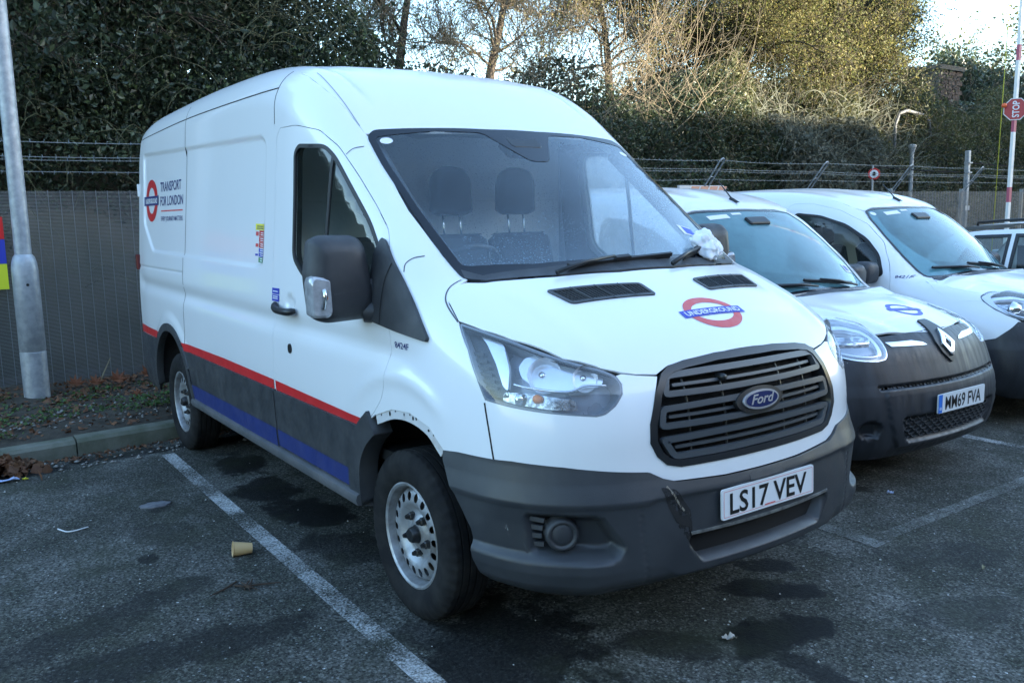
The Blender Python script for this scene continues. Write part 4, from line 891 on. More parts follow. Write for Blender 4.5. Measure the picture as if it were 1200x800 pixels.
# --- wheels
def tyre_profile(r0, r, w):
    h = w/2; return [(r0-.012,-h*.70),(r0,-h*.84),(r0+.012,-h*.90),(r0+(r-r0)*.30,-h*1.0),(r0+(r-r0)*.55,-h*1.02),(r-.035,-h*.97),(r-.016,-h*.88),(r-.004,-h*.76)]
def make_wheel(r=.352, w=.205, rr=.222):
    n = 144; pr = tyre_profile(rr, r, w); h = w/2
    xs = [-h*.74,-h*.70,-h*.52,-h*.50,-h*.46,-h*.44,-h*.20,-h*.18,-h*.13,-h*.11]
    rad = [r-.002,r,r,r-.008,r-.008,r,r,r-.008,r-.008,r]
    prof = pr+list(zip(rad, xs)); prof = prof+[(a, -b) for a, b in prof[::-1]]
    V = []; F = []
    for i, (a, b) in enumerate(prof):
        sh = abs(b) > h*.52 and a > r-.05
        for k in range(n):
            t = 2*PI*k/n; q = a-(.007 if (sh and k % 3 == 0) else 0); V.append((q*math.cos(t), b, q*math.sin(t)))
    m = len(prof)
    for i in range(m-1):
        for k in range(n): j = (k+1) % n; F.append((i*n+k, i*n+j, (i+1)*n+j, (i+1)*n+k))
    tm = me_new('tyre', V, F, M_TYRE, smooth=True, angle=35)
    # raised ring of lettering on the sidewall
    # rim: pressed steel disc with oval openings
    loops = [ell(0,0,.196,.196,64)]+[ell(.160*math.cos(2*PI*k/18), .160*math.sin(2*PI*k/18), .0190, .0145, 14, 2*PI*k/18) for k in range(18)]
    U, Ft, be = tri2d(loops, .014); rad_ = np.hypot(U[:, 0], U[:, 1])
    y = np.interp(rad_, [0,.055,.062,.085,.105,.122,.138,.178,.188,.196], [-.058,-.058,-.052,-.040,-.044,-.062,-.070,-.062,-.052,-.036])
    Vr = np.stack([U[:, 0], y, U[:, 1]], 1); t = Vr[Ft]; fn = np.cross(t[:, 1]-t[:, 0], t[:, 2]-t[:, 0]); Ft = np.where((fn[:, 1] > 0)[:, None], Ft[:, ::-1], Ft)
    mb = MB(); mb.add(Vr, [tuple(f) for f in Ft])
    mb.lathe([(.196,-.036),(.196,.05),(.190,.10),(.19,-.030),(.199,-.030),(.201,-.065),(.206,-.083),(.215,-.089),(.222,-.087),(.223,-.078),(.216,-.070)], axis='y', n=64)
    rm = me_new('wheel', mb.V, mb.F, M_STEEL, smooth=True, angle=35)
    hb = MB(); hb.lathe([(.0,-.092),(.026,-.091),(.032,-.084),(.036,-.060),(.045,-.054),(.050,-.048)], axis='y', n=28); hm = me_new('hub_cap', hb.V, hb.F, M_BLACK, smooth=True, angle=40)
    nb_ = MB(); nb_.lathe([(0,-.082),(.008,-.081),(.011,-.072),(.0125,-.066),(.017,-.062),(.018,-.050),(.018,-.02)], axis='y', n=6); nm = me_new('wheel_nut', nb_.V, nb_.F, M_BLACK, smooth=False)
    bk = MB(); bk.lathe([(0,.0),(.19,.0)], axis='y', n=32); bk.lathe([(.05,.0),(.15,.004),(.15,.03)], axis='y', n=32); bm_ = me_new('brake_disc', bk.V, bk.F, mat('rusty_brake', (.06,.045,.035), .8), smooth=False)
    return tm, rm, hm, nm, bm_
WHEEL = make_wheel()
def put_wheel(parent, x, y, z, s, sc=1.0, steer=0):
    tm, rm, hm, nm, bm_ = WHEEL
    w = bpy.data.objects.new('wheel', rm); link(w, parent); w.location = (x, y, z); w.rotation_euler = (0, R(17), (0 if s > 0 else PI)+steer); w.scale = (sc, sc, sc)
    for nme, me in (('tyre', tm), ('hub_cap', hm), ('brake_disc', bm_)): link(bpy.data.objects.new(nme, me), w)
    for k in range(5):
        o = bpy.data.objects.new('wheel_nut', nm); link(o, w); t = 2*PI*k/5; o.location = (.080*math.cos(t), 0, .080*math.sin(t))
    return w
for x, y in ((-.01,-.862), (-3.40,-.895)): put_wheel(van, x, y, .350, 1)
for x, y in ((-.01,.862), (-3.40,.895)): put_wheel(van, x, y, .350, -1)
# --- rear hinge / lamp just showing
hg = MB(); hg.box((-4.47,-.93,1.90), (.03,.03,.10), bev=.006); hg.build('rear_door_hinge', M_WVIN, van)
hg = MB(); hg.box((-4.47,-.985,1.33), (.05,.03,.12), bev=.006); hg.build('tail_lamp', mat('dark_red_lens', (.12,.01,.012), .2), van)
# --- cab interior
def seat(y, hw=.24):
    s_ = MB(); s_.box((-.78,y,.98), (.50,2*hw,.16), bev=.04); rot = Matrix.Rotation(R(-14), 3, 'Y'); s_.box((-1.05,y,1.26), (.13,2*hw,.58), rot, bev=.045)
    so_ = s_.build('seat', M_SEAT, van, bevel=.01)
    # head restraint: rounded block, wider at its base
    V = []; F = []; out = fillet(np.array([(-.125,1.665),(-.118,1.85),(-.085,1.905),(-.04,1.920),(.04,1.920),(.085,1.905),(.118,1.85),(.125,1.665),(.09,1.650),(-.09,1.650)]), .03, 4)
    c = np.array([0,1.79]); n = len(out); xs = [(-1.20,.80),(-1.185,.95),(-1.15,1.0),(-1.11,.95),(-1.095,.80)]
    for x, k in xs:
        for p in out: q = c+(p-c)*k; V.append((x, y+q[0], q[1]))
    F = [(i*n+j, (i+1)*n+j, (i+1)*n+(j+1) % n, i*n+(j+1) % n) for i in range(4) for j in range(n)]+[tuple(range(n)), tuple(4*n+j for j in range(n-1, -1, -1))]
    mk('headrest', V, F, M_SEAT, so_, smooth=True, angle=50)
    p = MB(); 
    for d in (-.055,.055): p.tube([(-1.13,y+d,1.50),(-1.15,y+d,1.68)], .007, 8)
    p.build('headrest_post', M_CHROME, so_, smooth=True)
SEATY = (-.46, .10)
seat(-.46); seat(-.02, .20); seat(.42, .21)
bk = MB(); bk.box((-1.36,0,1.35), (.03,1.80,1.50)); bk.build('bulkhead', M_BULK, van)
rb = MB()
for z in (.95,1.75): rb.box((-1.338,0,z), (.012,1.7,.03), bev=.003)
rb.build('bulkhead_rib', M_BULK, van)
hl_ = panel_data(VS, TOP, [np.array([(-1.36,-.74),(-.75,-.70),(-.62,-.5),(-.60,0),(-.62,.5),(-.75,.70),(-1.36,.74)])], .08, -.07, 0); mk('headlining', hl_[0], hl_[1], M_LINER, van)
for s in (1, -1):
    dc = panel_data(VS, SIDE, [shrink(door_uv, .03), shrink(win_uv, -.012)], .06, -.05, 0); dc = flipy(dc) if s < 0 else dc; mk('door_card', dc[0], dc[1], M_DASH, van)
    pc = MB(); P, N = drape(VS, RAKE.uv([(.14,-.76,1.44),(-.20,-.775,1.67),(-.62,-.75,1.99)]), RAKE, -.05); P = P*[1, s, 1]; pc.tube(catmull(P, 4), .045, 8); pc.build('pillar_trim', M_TRIM, van, smooth=True)
ds = MB(); V = []; F = []
prof = [(.30,1.30),(.22,1.385),(.02,1.40),(-.14,1.37),(-.22,1.28),(-.24,1.05),(-.10,.80)]
for y in np.linspace(-.80,.80,15):
    k = .10*(abs(y)/.8)**2; hump = .05*math.exp(-((y+.46)/.2)**2)
    for (x, z) in prof: V.append((x-k, y, z+(hump if z > 1.2 and x < .1 else 0)))
n = len(prof); F = [(i*n+j, i*n+j+1, (i+1)*n+j+1, (i+1)*n+j) for i in range(14) for j in range(n-1)]
mk('dashboard', V, F, M_DASH, van, smooth=True, angle=50)
sw = MB(); C_ = Vector((-.36,-.46,1.40)); ax = Vector((-.60,0,.80)).normalized(); q = ax.to_track_quat('Z', 'Y').to_matrix()
ring = [C_+q @ Vector((.185*math.cos(t), .185*math.sin(t), 0)) for t in np.linspace(0, 2*PI, 33)]; sw.tube(ring, .015, 8, cap=False)
for t in (0, PI, -PI/2): sw.tube([C_, C_+q @ Vector((.18*math.cos(t), .18*math.sin(t), 0))], .018, 6)
sw.lathe([(0,.0),(.055,0),(.06,-.03)], tuple(C_), 'z', 16); sw.build('steering_wheel', M_BLACK, van, smooth=True)
mh = MB(); mh.box((-.50,0,1.975), (.12,.20,.07), Matrix.Rotation(R(35), 3, 'Y'), bev=.015); mh.build('mirror_mount', M_BLACK, van)
# ---------------------------------------------------------------- the small white vans in the next bays
KS = kangoo_shape()
KW = Proj('wrap', (-.5, 1.25)); KR = Proj('rake', (.64, .768))
K_WS = [(-.14,-.665,1.115),(-.20,-.685,1.15),(-.36,-.70,1.27),(-.55,-.68,1.42),(-.72,-.635,1.56),(-.815,-.57,1.632),(-.82,-.45,1.64),(-.79,-.2,1.648)]
k_ws = fillet(np.vstack([KR.uv(K_WS), (KR.uv(K_WS)*[-1, 1])[::-1], KR.uv([(-.095,.50,1.10),(-.075,.2,1.098),(-.075,-.2,1.098),(-.095,-.50,1.10)])]), .03, 4)
k_win = fillet(np.array([(-1.36,1.12),(-1.365,1.56),(-1.33,1.615),(-1.075,1.592),(-.83,1.518),(-.625,1.398),(-.49,1.262),(-.42,1.10),(-.52,1.085)]), .05, 6)
k_door = fillet(np.array([(-1.44,1.65),(-1.40,1.70),(-1.20,1.70),(-.93,1.64),(-.70,1.525),(-.51,1.36),(-.40,1.20),(-.36,1.07),(-.35,.85),(-.43,.66),(-.47,.34),(-1.44,.34)]), .05, 5)
k_farch = np.array([(-.40,.25),(-.39,.42),(-.31,.56),(-.17,.66),(0,.695),(.17,.66),(.31,.56),(.385,.42),(.40,.25)])
k_hl = fillet(KW.uv([(.34,-.70,1.0),(.381,-.52,1.006),(.507,-.46,.974),(.636,-.473,.914),(.712,-.495,.841),(.730,-.521,.797),(.714,-.588,.788),(.656,-.703,.799),(.576,-.79,.825),(.45,-.85,.90),(.36,-.84,.97)]), .05, 5)
K_HLB = [(.34,-.70,1.0),(.381,-.50,1.006),(.507,-.452,.974),(.616,-.480,.923)]
k_bump_top_r = [(.38,-.905,.655),(.49,-.88,.68),(.576,-.816,.765),(.63,-.73,.80)]
def k_disp(P):
    x, y, z = P[:, 0], P[:, 1], P[:, 2]; Uw = KW.uv(P)
    d = np.interp(z, [.20,.30,.42,.60,.66,.75], [.0,.012,.014,.010,.004,.0])
    g = np.abs(z-(.648-.0*y)); d = d-.022*sstep(.014, .005, g)*(x > .7)*(np.abs(y) < .62)
    yz = P[:, [1, 2]]; lo = fillet(np.array([(-.50,.475),(.50,.475),(.44,.325),(-.44,.325)]), .03, 3); d = d-.035*sstep(.004, -.012, poly_sdf(yz, lo))*(x > .5)
    pn = fillet(np.array([(-.60,.640),(.60,.640),(.58,.46),(.50,.29),(-.50,.29),(-.58,.46)]), .04, 3); d = d+.010*sstep(.006, -.006, poly_sdf(yz, pn))*(x > .5)
    f = np.hypot(np.abs(y)-.68, (z-.412)*1.15); d = d-.05*sstep(.062, .045, f)*(x > .5)
    return d
def small_van(name, label, origin, dark_head=False, misty=M_MISTY, plate=None, roundel_on=True, group=None):
    k = thing(name, label, 'small van', origin, 0, group)
    edge = []
    def top_at(x, y):
        P, ok = KS.cast([[x, y, 2.6]], [0, 0, -1.], 0, 2.4); return tuple(P[0])
    re_ = [top_at(x, -.68) for x in np.linspace(-3.18, -1.1, 18)]+[top_at(-.98, -.665), top_at(-.88, -.64)]
    up = [(p[0], p[2]) for p in re_]+[(-.80,1.63),(-.72,1.572),(-.55,1.43),(-.36,1.283),(-.20,1.165),(-.14,1.125)]
    side = [(-3.30,.35),(-3.31,1.2),(-3.27,1.6)]+up+[(-.02,1.10),(.16,1.055),(.34,1.003),(.36,.97),(.45,.90),(.576,.825),(.63,.79)]+[(.576,.762),(.49,.678),(.385,.655)]+[(.30,.58)]+[tuple(q) for q in k_farch[::-1][3:8]]+[(-.40,.30)]+[(-2.3,.30)]+[(q[0]-2.70, q[1]) for q in k_farch[::-1][1:8]]+[(-3.12,.30)]
    d1 = panel_data(KS, SIDE, [np.array(side), k_door], .045, 0, .012); parts = [d1, flipy(d1)]
    ro = [(p[0], p[1]) for p in re_]+[(-.815,-.575),(-.83,-.45),(-.80,-.2)]; ro = ro+[(x, -y) for x, y in ro[::-1]]
    parts.append(panel_data(KS, TOP, [np.array(ro)], .05, lambda P: .005*np.cos(P[:, 1]*16)*sstep(.62, .5, np.abs(P[:, 1]))*sstep(-.9, -1.1, P[:, 0]), .012))
    V, F, N = join_data(parts); mk('body', V, F, M_WHITE2, k, N=N, smooth=True)
    bo = [(-.12,-.66),(-.04,-.74),(.10,-.775),(.25,-.74)]+[(p[0], p[1]) for p in K_HLB]+[(.677,-.28),(.715,-.075),(.690,-.065),(.672,.0)]
    bo = bo+[(x, -y) for x, y in bo[::-1][1:]]+[(-.075,.50),(-.055,.2),(-.055,-.2),(-.075,-.50)]
    bn = panel(KS, 'bonnet', TOP, [np.array(bo)], M_WHITE2, k, .035, lambda P: .008*np.exp(-((np.abs(P[:, 1])-.52+.25*(P[:, 0]))/.06)**2)*sstep(.0, .2, P[:, 0]), .014, .003)
    # wings between bonnet and headlight: part of the side sheet; a filler ring closes the gap at the lamp
    wg = [(-.12,-.665),(-.04,-.74),(.10,-.775),(.25,-.74),(.34,-.70),(.33,-.80),(.15,-.86),(-.02,-.83),(-.14,-.74)]
    d2 = panel_data(KS, TOP, [np.array(wg)], .04, 0, .01)
    for q_ in (d2, flipy(d2)): mk('wing_top', q_[0], q_[1], M_WHITE2, k, N=q_[2], smooth=True)
    gd = seam_on(KS, [(-.13,-.665),(-.04,-.742),(.10,-.777),(.25,-.742)]+[(p[0], p[1]) for p in K_HLB], TOP, .018, -.010); mk('bonnet_gap', *gd[:2], M_SEAM, bn, N=gd[2])
    # black bumper with the upper band up to the bonnet
    T_ = [(.385,-.905,.655),(.49,-.88,.68),(.576,-.816,.765),(.60,-.78,.805),(.656,-.703,.799),(.714,-.588,.788),(.732,-.515,.80),(.712,-.49,.841),(.64,-.478,.912),(.677,-.28,.92),(.703,-.085,.925),(.690,-.068,.945),(.672,0,.952)]
    B_ = [(.385,-.905,.60),(.42,-.90,.40),(.46,-.88,.27),(.58,-.80,.235),(.74,-.5,.23),(.80,0,.23)]
    Tu = [tuple(KW.uv([p])[0]) for p in T_]; Bu = [tuple(KW.uv([p])[0]) for p in B_]
    loop = np.array(Tu+[(-a, b) for a, b in Tu[::-1][1:]]+[(-a, b) for a, b in Bu]+[(a, b) for a, b in Bu[::-1][1:]])
    bp = panel(KS, 'bumper', KW, [loop], mat('black_bumper', (.014,.015,.018), .42, c2=(.032,.034,.04), scale=5, stretch_=(1, 3, .4), detail=8), k, .018, k_disp, .03)
    def kuv(y, z): P, ok = KS.cast([[1.6, y, z]], [-1., 0, 0], 0, 2.4); return KW.uv(P)[0]
    for s in (1, -1):
        L = np.array([kuv(s*y, z) for y, z in ((-.47,.883),(-.40,.882),(-.28,.882),(-.20,.868),(-.175,.852),(-.21,.852),(-.30,.855),(-.45,.860))]); panel(KS, 'chrome_strip', KW, [L], M_CHROME, bp, .03, lambda P: k_disp(P)+.004, .006)
    dm = np.array([(0,.915),(.062,.842),(0,.770),(-.062,.842)]); di = np.array([(0,.878),(.032,.842),(0,.806),(-.032,.842)])
    to = lambda L: np.array([kuv(a, b) for a, b in L])
    panel(KS, 'badge_surround', KW, [fillet(to([(-.045,.965),(.045,.965),(.10,.86),(.075,.80),(0,.735),(-.075,.80),(-.10,.86)]), .01, 3)], M_BLACK, bp, .03, .012, .02)
    panel(KS, 'diamond_badge', KW, [to(dm), to(di)], M_CHROME, bp, .02, .026, .016)
    for r in range(7):
        for q in range(15):
            y = -.455+.065*q+(.0325 if r % 2 else 0); z = .46-.021*r
            if abs(y) > .44-.05*(r/7)+.02: continue
            P, ok = KS.cast([[1.6, y, z]], [-1., 0, 0], 0, 2.4)
            b = HEX if 'HEX' in globals() else None
            o = bpy.data.objects.new('grille_cell', HEXM); link(o, bp); o.location = P[0]+[-.018, 0, 0]
    for s in (1, -1):
        mir = s < 0; sc = np.array([1, s, 1])
        hb = panel(KS, 'headlight', KW, [k_hl], M_BLACK if dark_head else mat('grey_lamp_housing', (.42,.43,.45), .3, .6), k, .025, -.035, .0, mirror=mir)
        ring = shrink(k_hl, .028); c = ring.mean(0); inner = c+(ring-c)*.86+[.0, -.004]
        panel(KS, 'reflector_bezel', KW, [ring, inner], M_SATIN, hb, .02, -.012, .03, mirror=mir)
        panel(KS, 'reflector', KW, [inner], mat('fluted_reflector', (.75,.76,.78), .15, .9, c2=(.25,.26,.28), scale=26, stops=(.44,.56), stretch_=(1, 1, 3)), hb, .02, lambda P: -.030-.02*np.sin(P[:, 2]*60), .0, mirror=mir)
        if dark_head:
            P, N = drape(KS, c[None]-[.06, 0], KW, -.01); m_ = MB(); m_.lathe([(.0,.030),(.030,.022),(.042,0),(.050,-.01),(.055,-.03)], tuple(P[0]*sc), 'x', 24); m_.build('projector_lens', M_CHROME, hb, smooth=True)
        rimd = panel_data(KS, KW, [k_hl, shrink(k_hl, .007)], .02, 0, .04); rimd = flipy(rimd) if mir else rimd; mk('headlight_rim', rimd[0], rimd[1], M_BLACK if dark_head else M_SATIN, hb, N=rimd[2], smooth=True)
        panel(KS, 'headlight_lens', KW, [k_hl], M_LENS, hb, .03, .003, 0, mirror=mir)
        dr = panel(KS, 'front_door', SIDE, [k_door, k_win], M_WHITE2, k, .045, 0, .02, .003, mirror=mir)
        g = seam_on(KS, list(k_door)+[k_door[0]], SIDE, .022, -.014); g = flipy(g) if mir else g; mk('door_gap', g[0], g[1], M_SEAM, dr, N=g[2])
        panel(KS, 'window_seal', SIDE, [shrink(k_win, -.004), shrink(k_win, .018)], M_RUB, dr, .04, .002, .01, mirror=mir)
        panel(KS, 'window_glass', SIDE, [k_win], M_SIDEGL, dr, .08, -.006, 0, mirror=mir)
        dc = panel_data(KS, SIDE, [shrink(k_door, .03), shrink(k_win, -.01)], .08, -.05, 0); dc = flipy(dc) if mir else dc; mk('door_card', dc[0], dc[1], M_DASH, k)
        # door mirror
        ym = -1.0*s
        m_ = MB(); V = []; F = []; out = fillet(np.array([(-.10,1.03),(-.11,1.18),(-.06,1.225),(.09,1.215),(.115,1.14),(.10,1.035)]), .03, 4); n = len(out); cc = out.mean(0)
        for x, q in ((-.56,.85),(-.55,.97),(-.51,1.),(-.46,.9),(-.435,.65)):
            for p in out: v = cc+(p-cc)*q; V.append((x, ym+v[0]*s, v[1]))
        F = [(i*n+j, i*n+(j+1) % n, (i+1)*n+(j+1) % n, (i+1)*n+j) for i in range(4) for j in range(n)]+[tuple(range(n-1, -1, -1)), tuple(4*n+j for j in range(n))]
        mm = mk('door_mirror', V, F, M_TRIM, k, smooth=True); bm = bmesh.new(); bm.from_mesh(mm.data); bmesh.ops.recalc_face_normals(bm, faces=bm.faces); bm.to_mesh(mm.data); bm.free()
        MB().tube([(-.50,ym+.06*s,1.07),(-.50,ym+.17*s,1.08)], .03, 8).build('mirror_arm', M_TRIM, mm, smooth=True)
        put_wheel(k, 0, -.77*s, .31, s, .88); put_wheel(k, -2.70, -.79*s, .31, s, .88)
        lr = MB(); c0 = np.array([0,.33]); V = []; 
        for cx in (0, -2.70):
            L = [q+[cx, 0] for q in k_farch]; P, N = drape(KS, np.array(L), SIDE, -.008); n = len(L); V = [(p[0], p[1]*s, p[2]) for p in P]+[(p[0], -.5*s, p[2]) for p in P]; mk('wheel_housing', V, [(i, i+1, n+i+1, n+i) for i in range(n-1)], mat('arch_liner', (.02,.02,.021), .85), k)
    # glass
    cut = 'hi'
    inner = shrink(k_ws, .020)
    panel(KS, 'windscreen_border', KR, [k_ws, inner], mat('black_glass_border', (.010,.012,.016), .12), k, .035, .0035, .005)
    ws_ = panel(KS, 'windscreen', KR, [k_ws], misty, k, .07, .0008, 0)
    panel(KS, 'scuttle_trim', TOP, [np.array([(-.15,-.64),(-.095,-.48),(-.075,-.2),(-.075,.2),(-.095,.48),(-.15,.64),(-.07,.66),(-.03,.5),(-.005,.2),(-.005,-.2),(-.03,-.5),(-.07,-.66)])], M_TRIM, k, .04, .001, .01)
    for a, b, c, d in (((-.10,.42,1.10),(-.15,.05,1.15),(-.12,.38,1.12),(-.16,-.12,1.15)), ((-.10,-.05,1.10),(-.15,-.35,1.14),(-.12,-.10,1.12),(-.20,-.55,1.16))):
        P, N = drape(KS, KR.uv([a, b, c, d]), KR, 0.); P = P+N*.022
        MB().tube([P[0], (P[0]+P[1])/2+N[0]*.012, P[1]], .008, 8).build('wiper_arm', M_BLACK, k, smooth=True); w_ = MB(); w_.bar(P[2], P[3], .014, .018, up=N[2]); w_.build('wiper_blade', M_RUB, k)
    def stick(y, z, w, h, m, nm, rnd=False):
        u = KR.uv(KS.cast([[1.6, y, z]], [-1., 0, 0], 0, 3)[0])[0]
        L = ell(u[0], u[1], w, h, 18) if rnd else np.array([(u[0]-w,u[1]-h),(u[0]+w,u[1]-h),(u[0]+w,u[1]+h),(u[0]-w,u[1]+h)])
        return panel(KS, nm, KR, [L], m, ws_, .04, .003, 0)
    stick(-.30, 1.605, .10, .024, M_WVIN, 'screen_sticker'); stick(-.10, 1.625, .05, .012, M_WVIN, 'screen_sticker')
    # things behind the glass
    MB().box((-.66,.03,1.56), (.08,.22,.06), Matrix.Rotation(R(35), 3, 'Y'), bev=.01).build('interior_mirror', M_BLACK, k)
    for y in (-.36, .36):
        s2 = MB(); s2.box((-.98,y,.75), (.5,.46,.15), bev=.04); s2.box((-1.25,y,1.02), (.13,.46,.60), Matrix.Rotation(R(-14), 3, 'Y'), bev=.04); s2.box((-1.36,y,1.42), (.09,.25,.20), bev=.035); s2.build('seat', M_SEAT, k, bevel=.008)
    MB().box((-1.62,0,1.15), (.03,1.5,1.1)).build('bulkhead', M_BULK, k)
    V = []; 
    prof = [(-.05,1.04),(-.30,1.10),(-.48,1.05),(-.55,.85),(-.40,.6)]
    for y in np.linspace(-.74, .74, 9):
        for x, z in prof: V.append((x-.08*(abs(y)/.7)**2, y, z))
    mk('dashboard', V, [(i*5+j, i*5+j+1, (i+1)*5+j+1, (i+1)*5+j) for i in range(8) for j in range(4)], M_DASH, k, smooth=True)
    sw = MB(); C_ = Vector((-.66,-.36,1.08)); q = Vector((-.6,0,.8)).normalized().to_track_quat('Z', 'Y').to_matrix()
    sw.tube([C_+q @ Vector((.18*math.cos(t), .18*math.sin(t), 0)) for t in np.linspace(0, 2*PI, 25)], .014, 6, cap=False); sw.tube([C_-q.col[0]*.17, C_+q.col[0]*.17], .016, 6); sw.build('steering_wheel', M_BLACK, k, smooth=True)
    ub = MB(); ub.box((-1.5,0,.27), (3.3,1.2,.10)); ub.box((.35,0,.28), (.6,1.2,.05)); ub.box((-.1,0,.62), (1.0,1.1,.5)); ub.build('chassis', M_DARK, k)
    P, ok = KS.cast([[-.90,.075,2.5]], [0, 0, -1.], 0, 2.); p = Vector(P[0]); an = MB(); V = [(-.06,0,0),(.05,-.028,0),(.05,.028,0),(-.065,0,.03)]
    an.add([(p.x+.05,p.y,p.z-.004),(p.x-.05,p.y-.03,p.z-.008),(p.x-.05,p.y+.03,p.z-.008),(p.x-.045,p.y,p.z+.042)], [(0,2,1),(0,1,3),(0,3,2),(1,2,3)]); an.tube([(p.x-.035,p.y,p.z+.03),(p.x-.16,p.y,p.z+.155)], [.006,.003], 6); an.build('roof_aerial', M_BLACK, k)
    rr = MB(); rr.add([(-3.335,-.80,.5),(-3.335,.80,.5),(-3.33,.78,1.2),(-3.26,.70,1.62),(-3.19,.66,1.75),(-3.19,-.66,1.75),(-3.26,-.70,1.62),(-3.33,-.78,1.2)], [(7,6,5,4,3,2,1,0)]); rr.build('rear_door', M_WHITE2, k)
    if plate: number_plate(k, (.899,.0,.528), 0, plate, 0, euro=True)
    if roundel_on:
        roundel(KS, k, TOP, (.455,.095), (0.12,.99), (-.99,.12), .122, .105, .030, .30, .040, M_BLUE2, M_BLUE2, None, None, name='bonnet_roundel')
    return k, ws_, stick
def seam_on(S, pts, proj, w, off):
    L = catmull(pts, 4); return panel_data(S, proj, [ribbon(resample_open(L, .05), w)], .05, off, 0)
hx = MB()
for i in range(6):
    a0, a1 = PI/3*i, PI/3*(i+1); hx.bar((0, .033*math.cos(a0), .0145*math.sin(a0)), (0, .033*math.cos(a1), .0145*math.sin(a1)), .005, .030, up=(1,0,0))
HEXM = me_new('grille_cell', hx.V, hx.F, M_TRIM, smooth=False)
k1, kws1, st1 = small_van('small_van', 'small white van with blue bonnet roundel and diamond badge, beside the large van', (-.43,2.48,0), plate='MM69 FVA', misty=M_MISTY, group='small white vans')
u = KR.uv([(-.30,.60,1.23)])[0]; st1(.60, 1.215, .045, .04, M_WVIN, 'parking_permit'); panel(KS, 'parking_permit_print', KR, [np.array([(u[0]-.03,u[1]-.03),(u[0]+.02,u[1]-.03),(u[0]+.02,u[1]+.02),(u[0]-.03,u[1]+.02)])], M_BLUE2, kws1, .03, .004, 0)
k2, kws2, st2 = small_van('small_van', 'small white van with unmarked bonnet and dark-rimmed headlight, second from the large van', (-.57,4.87,0), True, M_MISTY2, plate=None, roundel_on=False, group='small white vans')
st2(-.53, 1.60, .03, .026, M_WVIN, 'round_screen_sticker', True)
letters(KS, 'fleet_number', SIDE, '8421F', -.335, 1.085, .10, .022, M_BLUE, k2, .0015)
# ---------------------------------------------------------------- estate car beyond, only its roof and side glass in view
def estate_shape():
    prof = [(.70,.25),(.86,.30),(.90,.5),(.86,.72),(.70,.86),(.3,.95),(-.05,1.0),(-.25,1.08),(-.75,1.36),(-1.0,1.45),(-1.4,1.49),(-2.2,1.50),(-2.9,1.47),(-3.2,1.42),(-3.4,1.25),(-3.5,1.0),(-3.55,.6),(-3.5,.3),(-1,.25)]
    wz = [.2,.4,.7,.95,1.1,1.3,1.45,1.6]; wx = [-3.55,-3,-1,-.2,.3,.7,.9]
    wt = [[.78,.82,.84,.82,.76,.70,.66,.62],[.85,.89,.90,.88,.83,.75,.69,.65],[.86,.90,.91,.89,.84,.76,.70,.65],[.86,.90,.91,.88,.80,.72,.68,.64],[.85,.89,.90,.85,.76,.70,.66,.64],[.80,.84,.85,.80,.74,.68,.66,.64],[.6,.64,.66,.65,.64,.62,.6,.6]]
    return Shape(prof, ([0,.9,1.5],[.22,.24,.08]), ([-4,0,1],[.05,.05,.06]), wx, wz, wt, [0,.5,1,1.5], [.15,.2,.12,.10])
ES = estate_shape()
ec = thing('estate_car', 'white estate car with black roof rails behind the small vans at the right edge', 'car', (1.38,7.32,0))
P = [(-3.52,.35)]+[(x, float(np.interp(x, [-3.52,-3.4,-3.2,-2.9,-2.2,-1.4,-1.0,-.75,-.25,-.05,.3,.7,.86], [1.0,1.2,1.36,1.40,1.43,1.42,1.38,1.30,1.03,.96,.90,.80,.7]))) for x in np.linspace(-3.45, .80, 30)]+[(.84,.5),(.80,.32),(-3.4,.32)]
wins = [np.array([(-3.1,1.03),(-2.95,1.33),(-2.62,1.345),(-2.62,1.02)]), np.array([(-2.54,1.02),(-2.54,1.35),(-1.62,1.36),(-1.62,1.0)]), np.array([(-1.52,1.0),(-1.52,1.36),(-1.1,1.33),(-.55,1.02),(-.6,.99)])]
d = panel_data(ES, SIDE, [np.array(P)]+wins, .06, 0, .02); d3 = panel_data(ES, TOP, [np.array([(-3.25,-.60),(-2,-.62),(-1.0,-.60),(-.3,-.66),(.4,-.62),(.75,-.45),(.84,0)]+[(x,-y) for x,y in [(.75,-.45),(.4,-.62),(-.3,-.66),(-1.0,-.60),(-2,-.62),(-3.25,-.60)]])], .08, 0, 0)
V, F, N = join_data([d, flipy(d), d3]); mk('body', V, F, M_WHITE2, ec, N=N, smooth=True)
for w_ in wins:
    for s in (1, -1):
        f = panel(ES, 'window_frame', SIDE, [shrink(w_, -.02), shrink(w_, .012)], M_BLACK, ec, .06, .004, .01, mirror=(s < 0)); panel(ES, 'window_glass', SIDE, [w_], M_SIDEGL, ec, .1, -.01, 0, mirror=(s < 0))
for s in (1, -1):
    g = drape(ES, np.array([(x, -.60) for x in np.linspace(-3.0,-.95,10)]), TOP, .035)[0]*[1, s, 1]; b = MB(); b.tube([g[0]-[0,0,.035]]+list(g)+[g[-1]-[-.05,0,.04]], .014, 8); b.build('roof_rail', M_BLACK, ec, smooth=True)
    L = np.array([(-3.3,1.39),(-2.2,1.437),(-1.4,1.43),(-1.0,1.39)])
    put_wheel(ec, 0, -.78*s, .31, s, .9); put_wheel(ec, -2.75, -.78*s, .31, s, .9)
cr = MB(); cr.box((-1.6,0,.8), (1.9,1.4,.9)); cr.build('interior', M_DASH, ec)
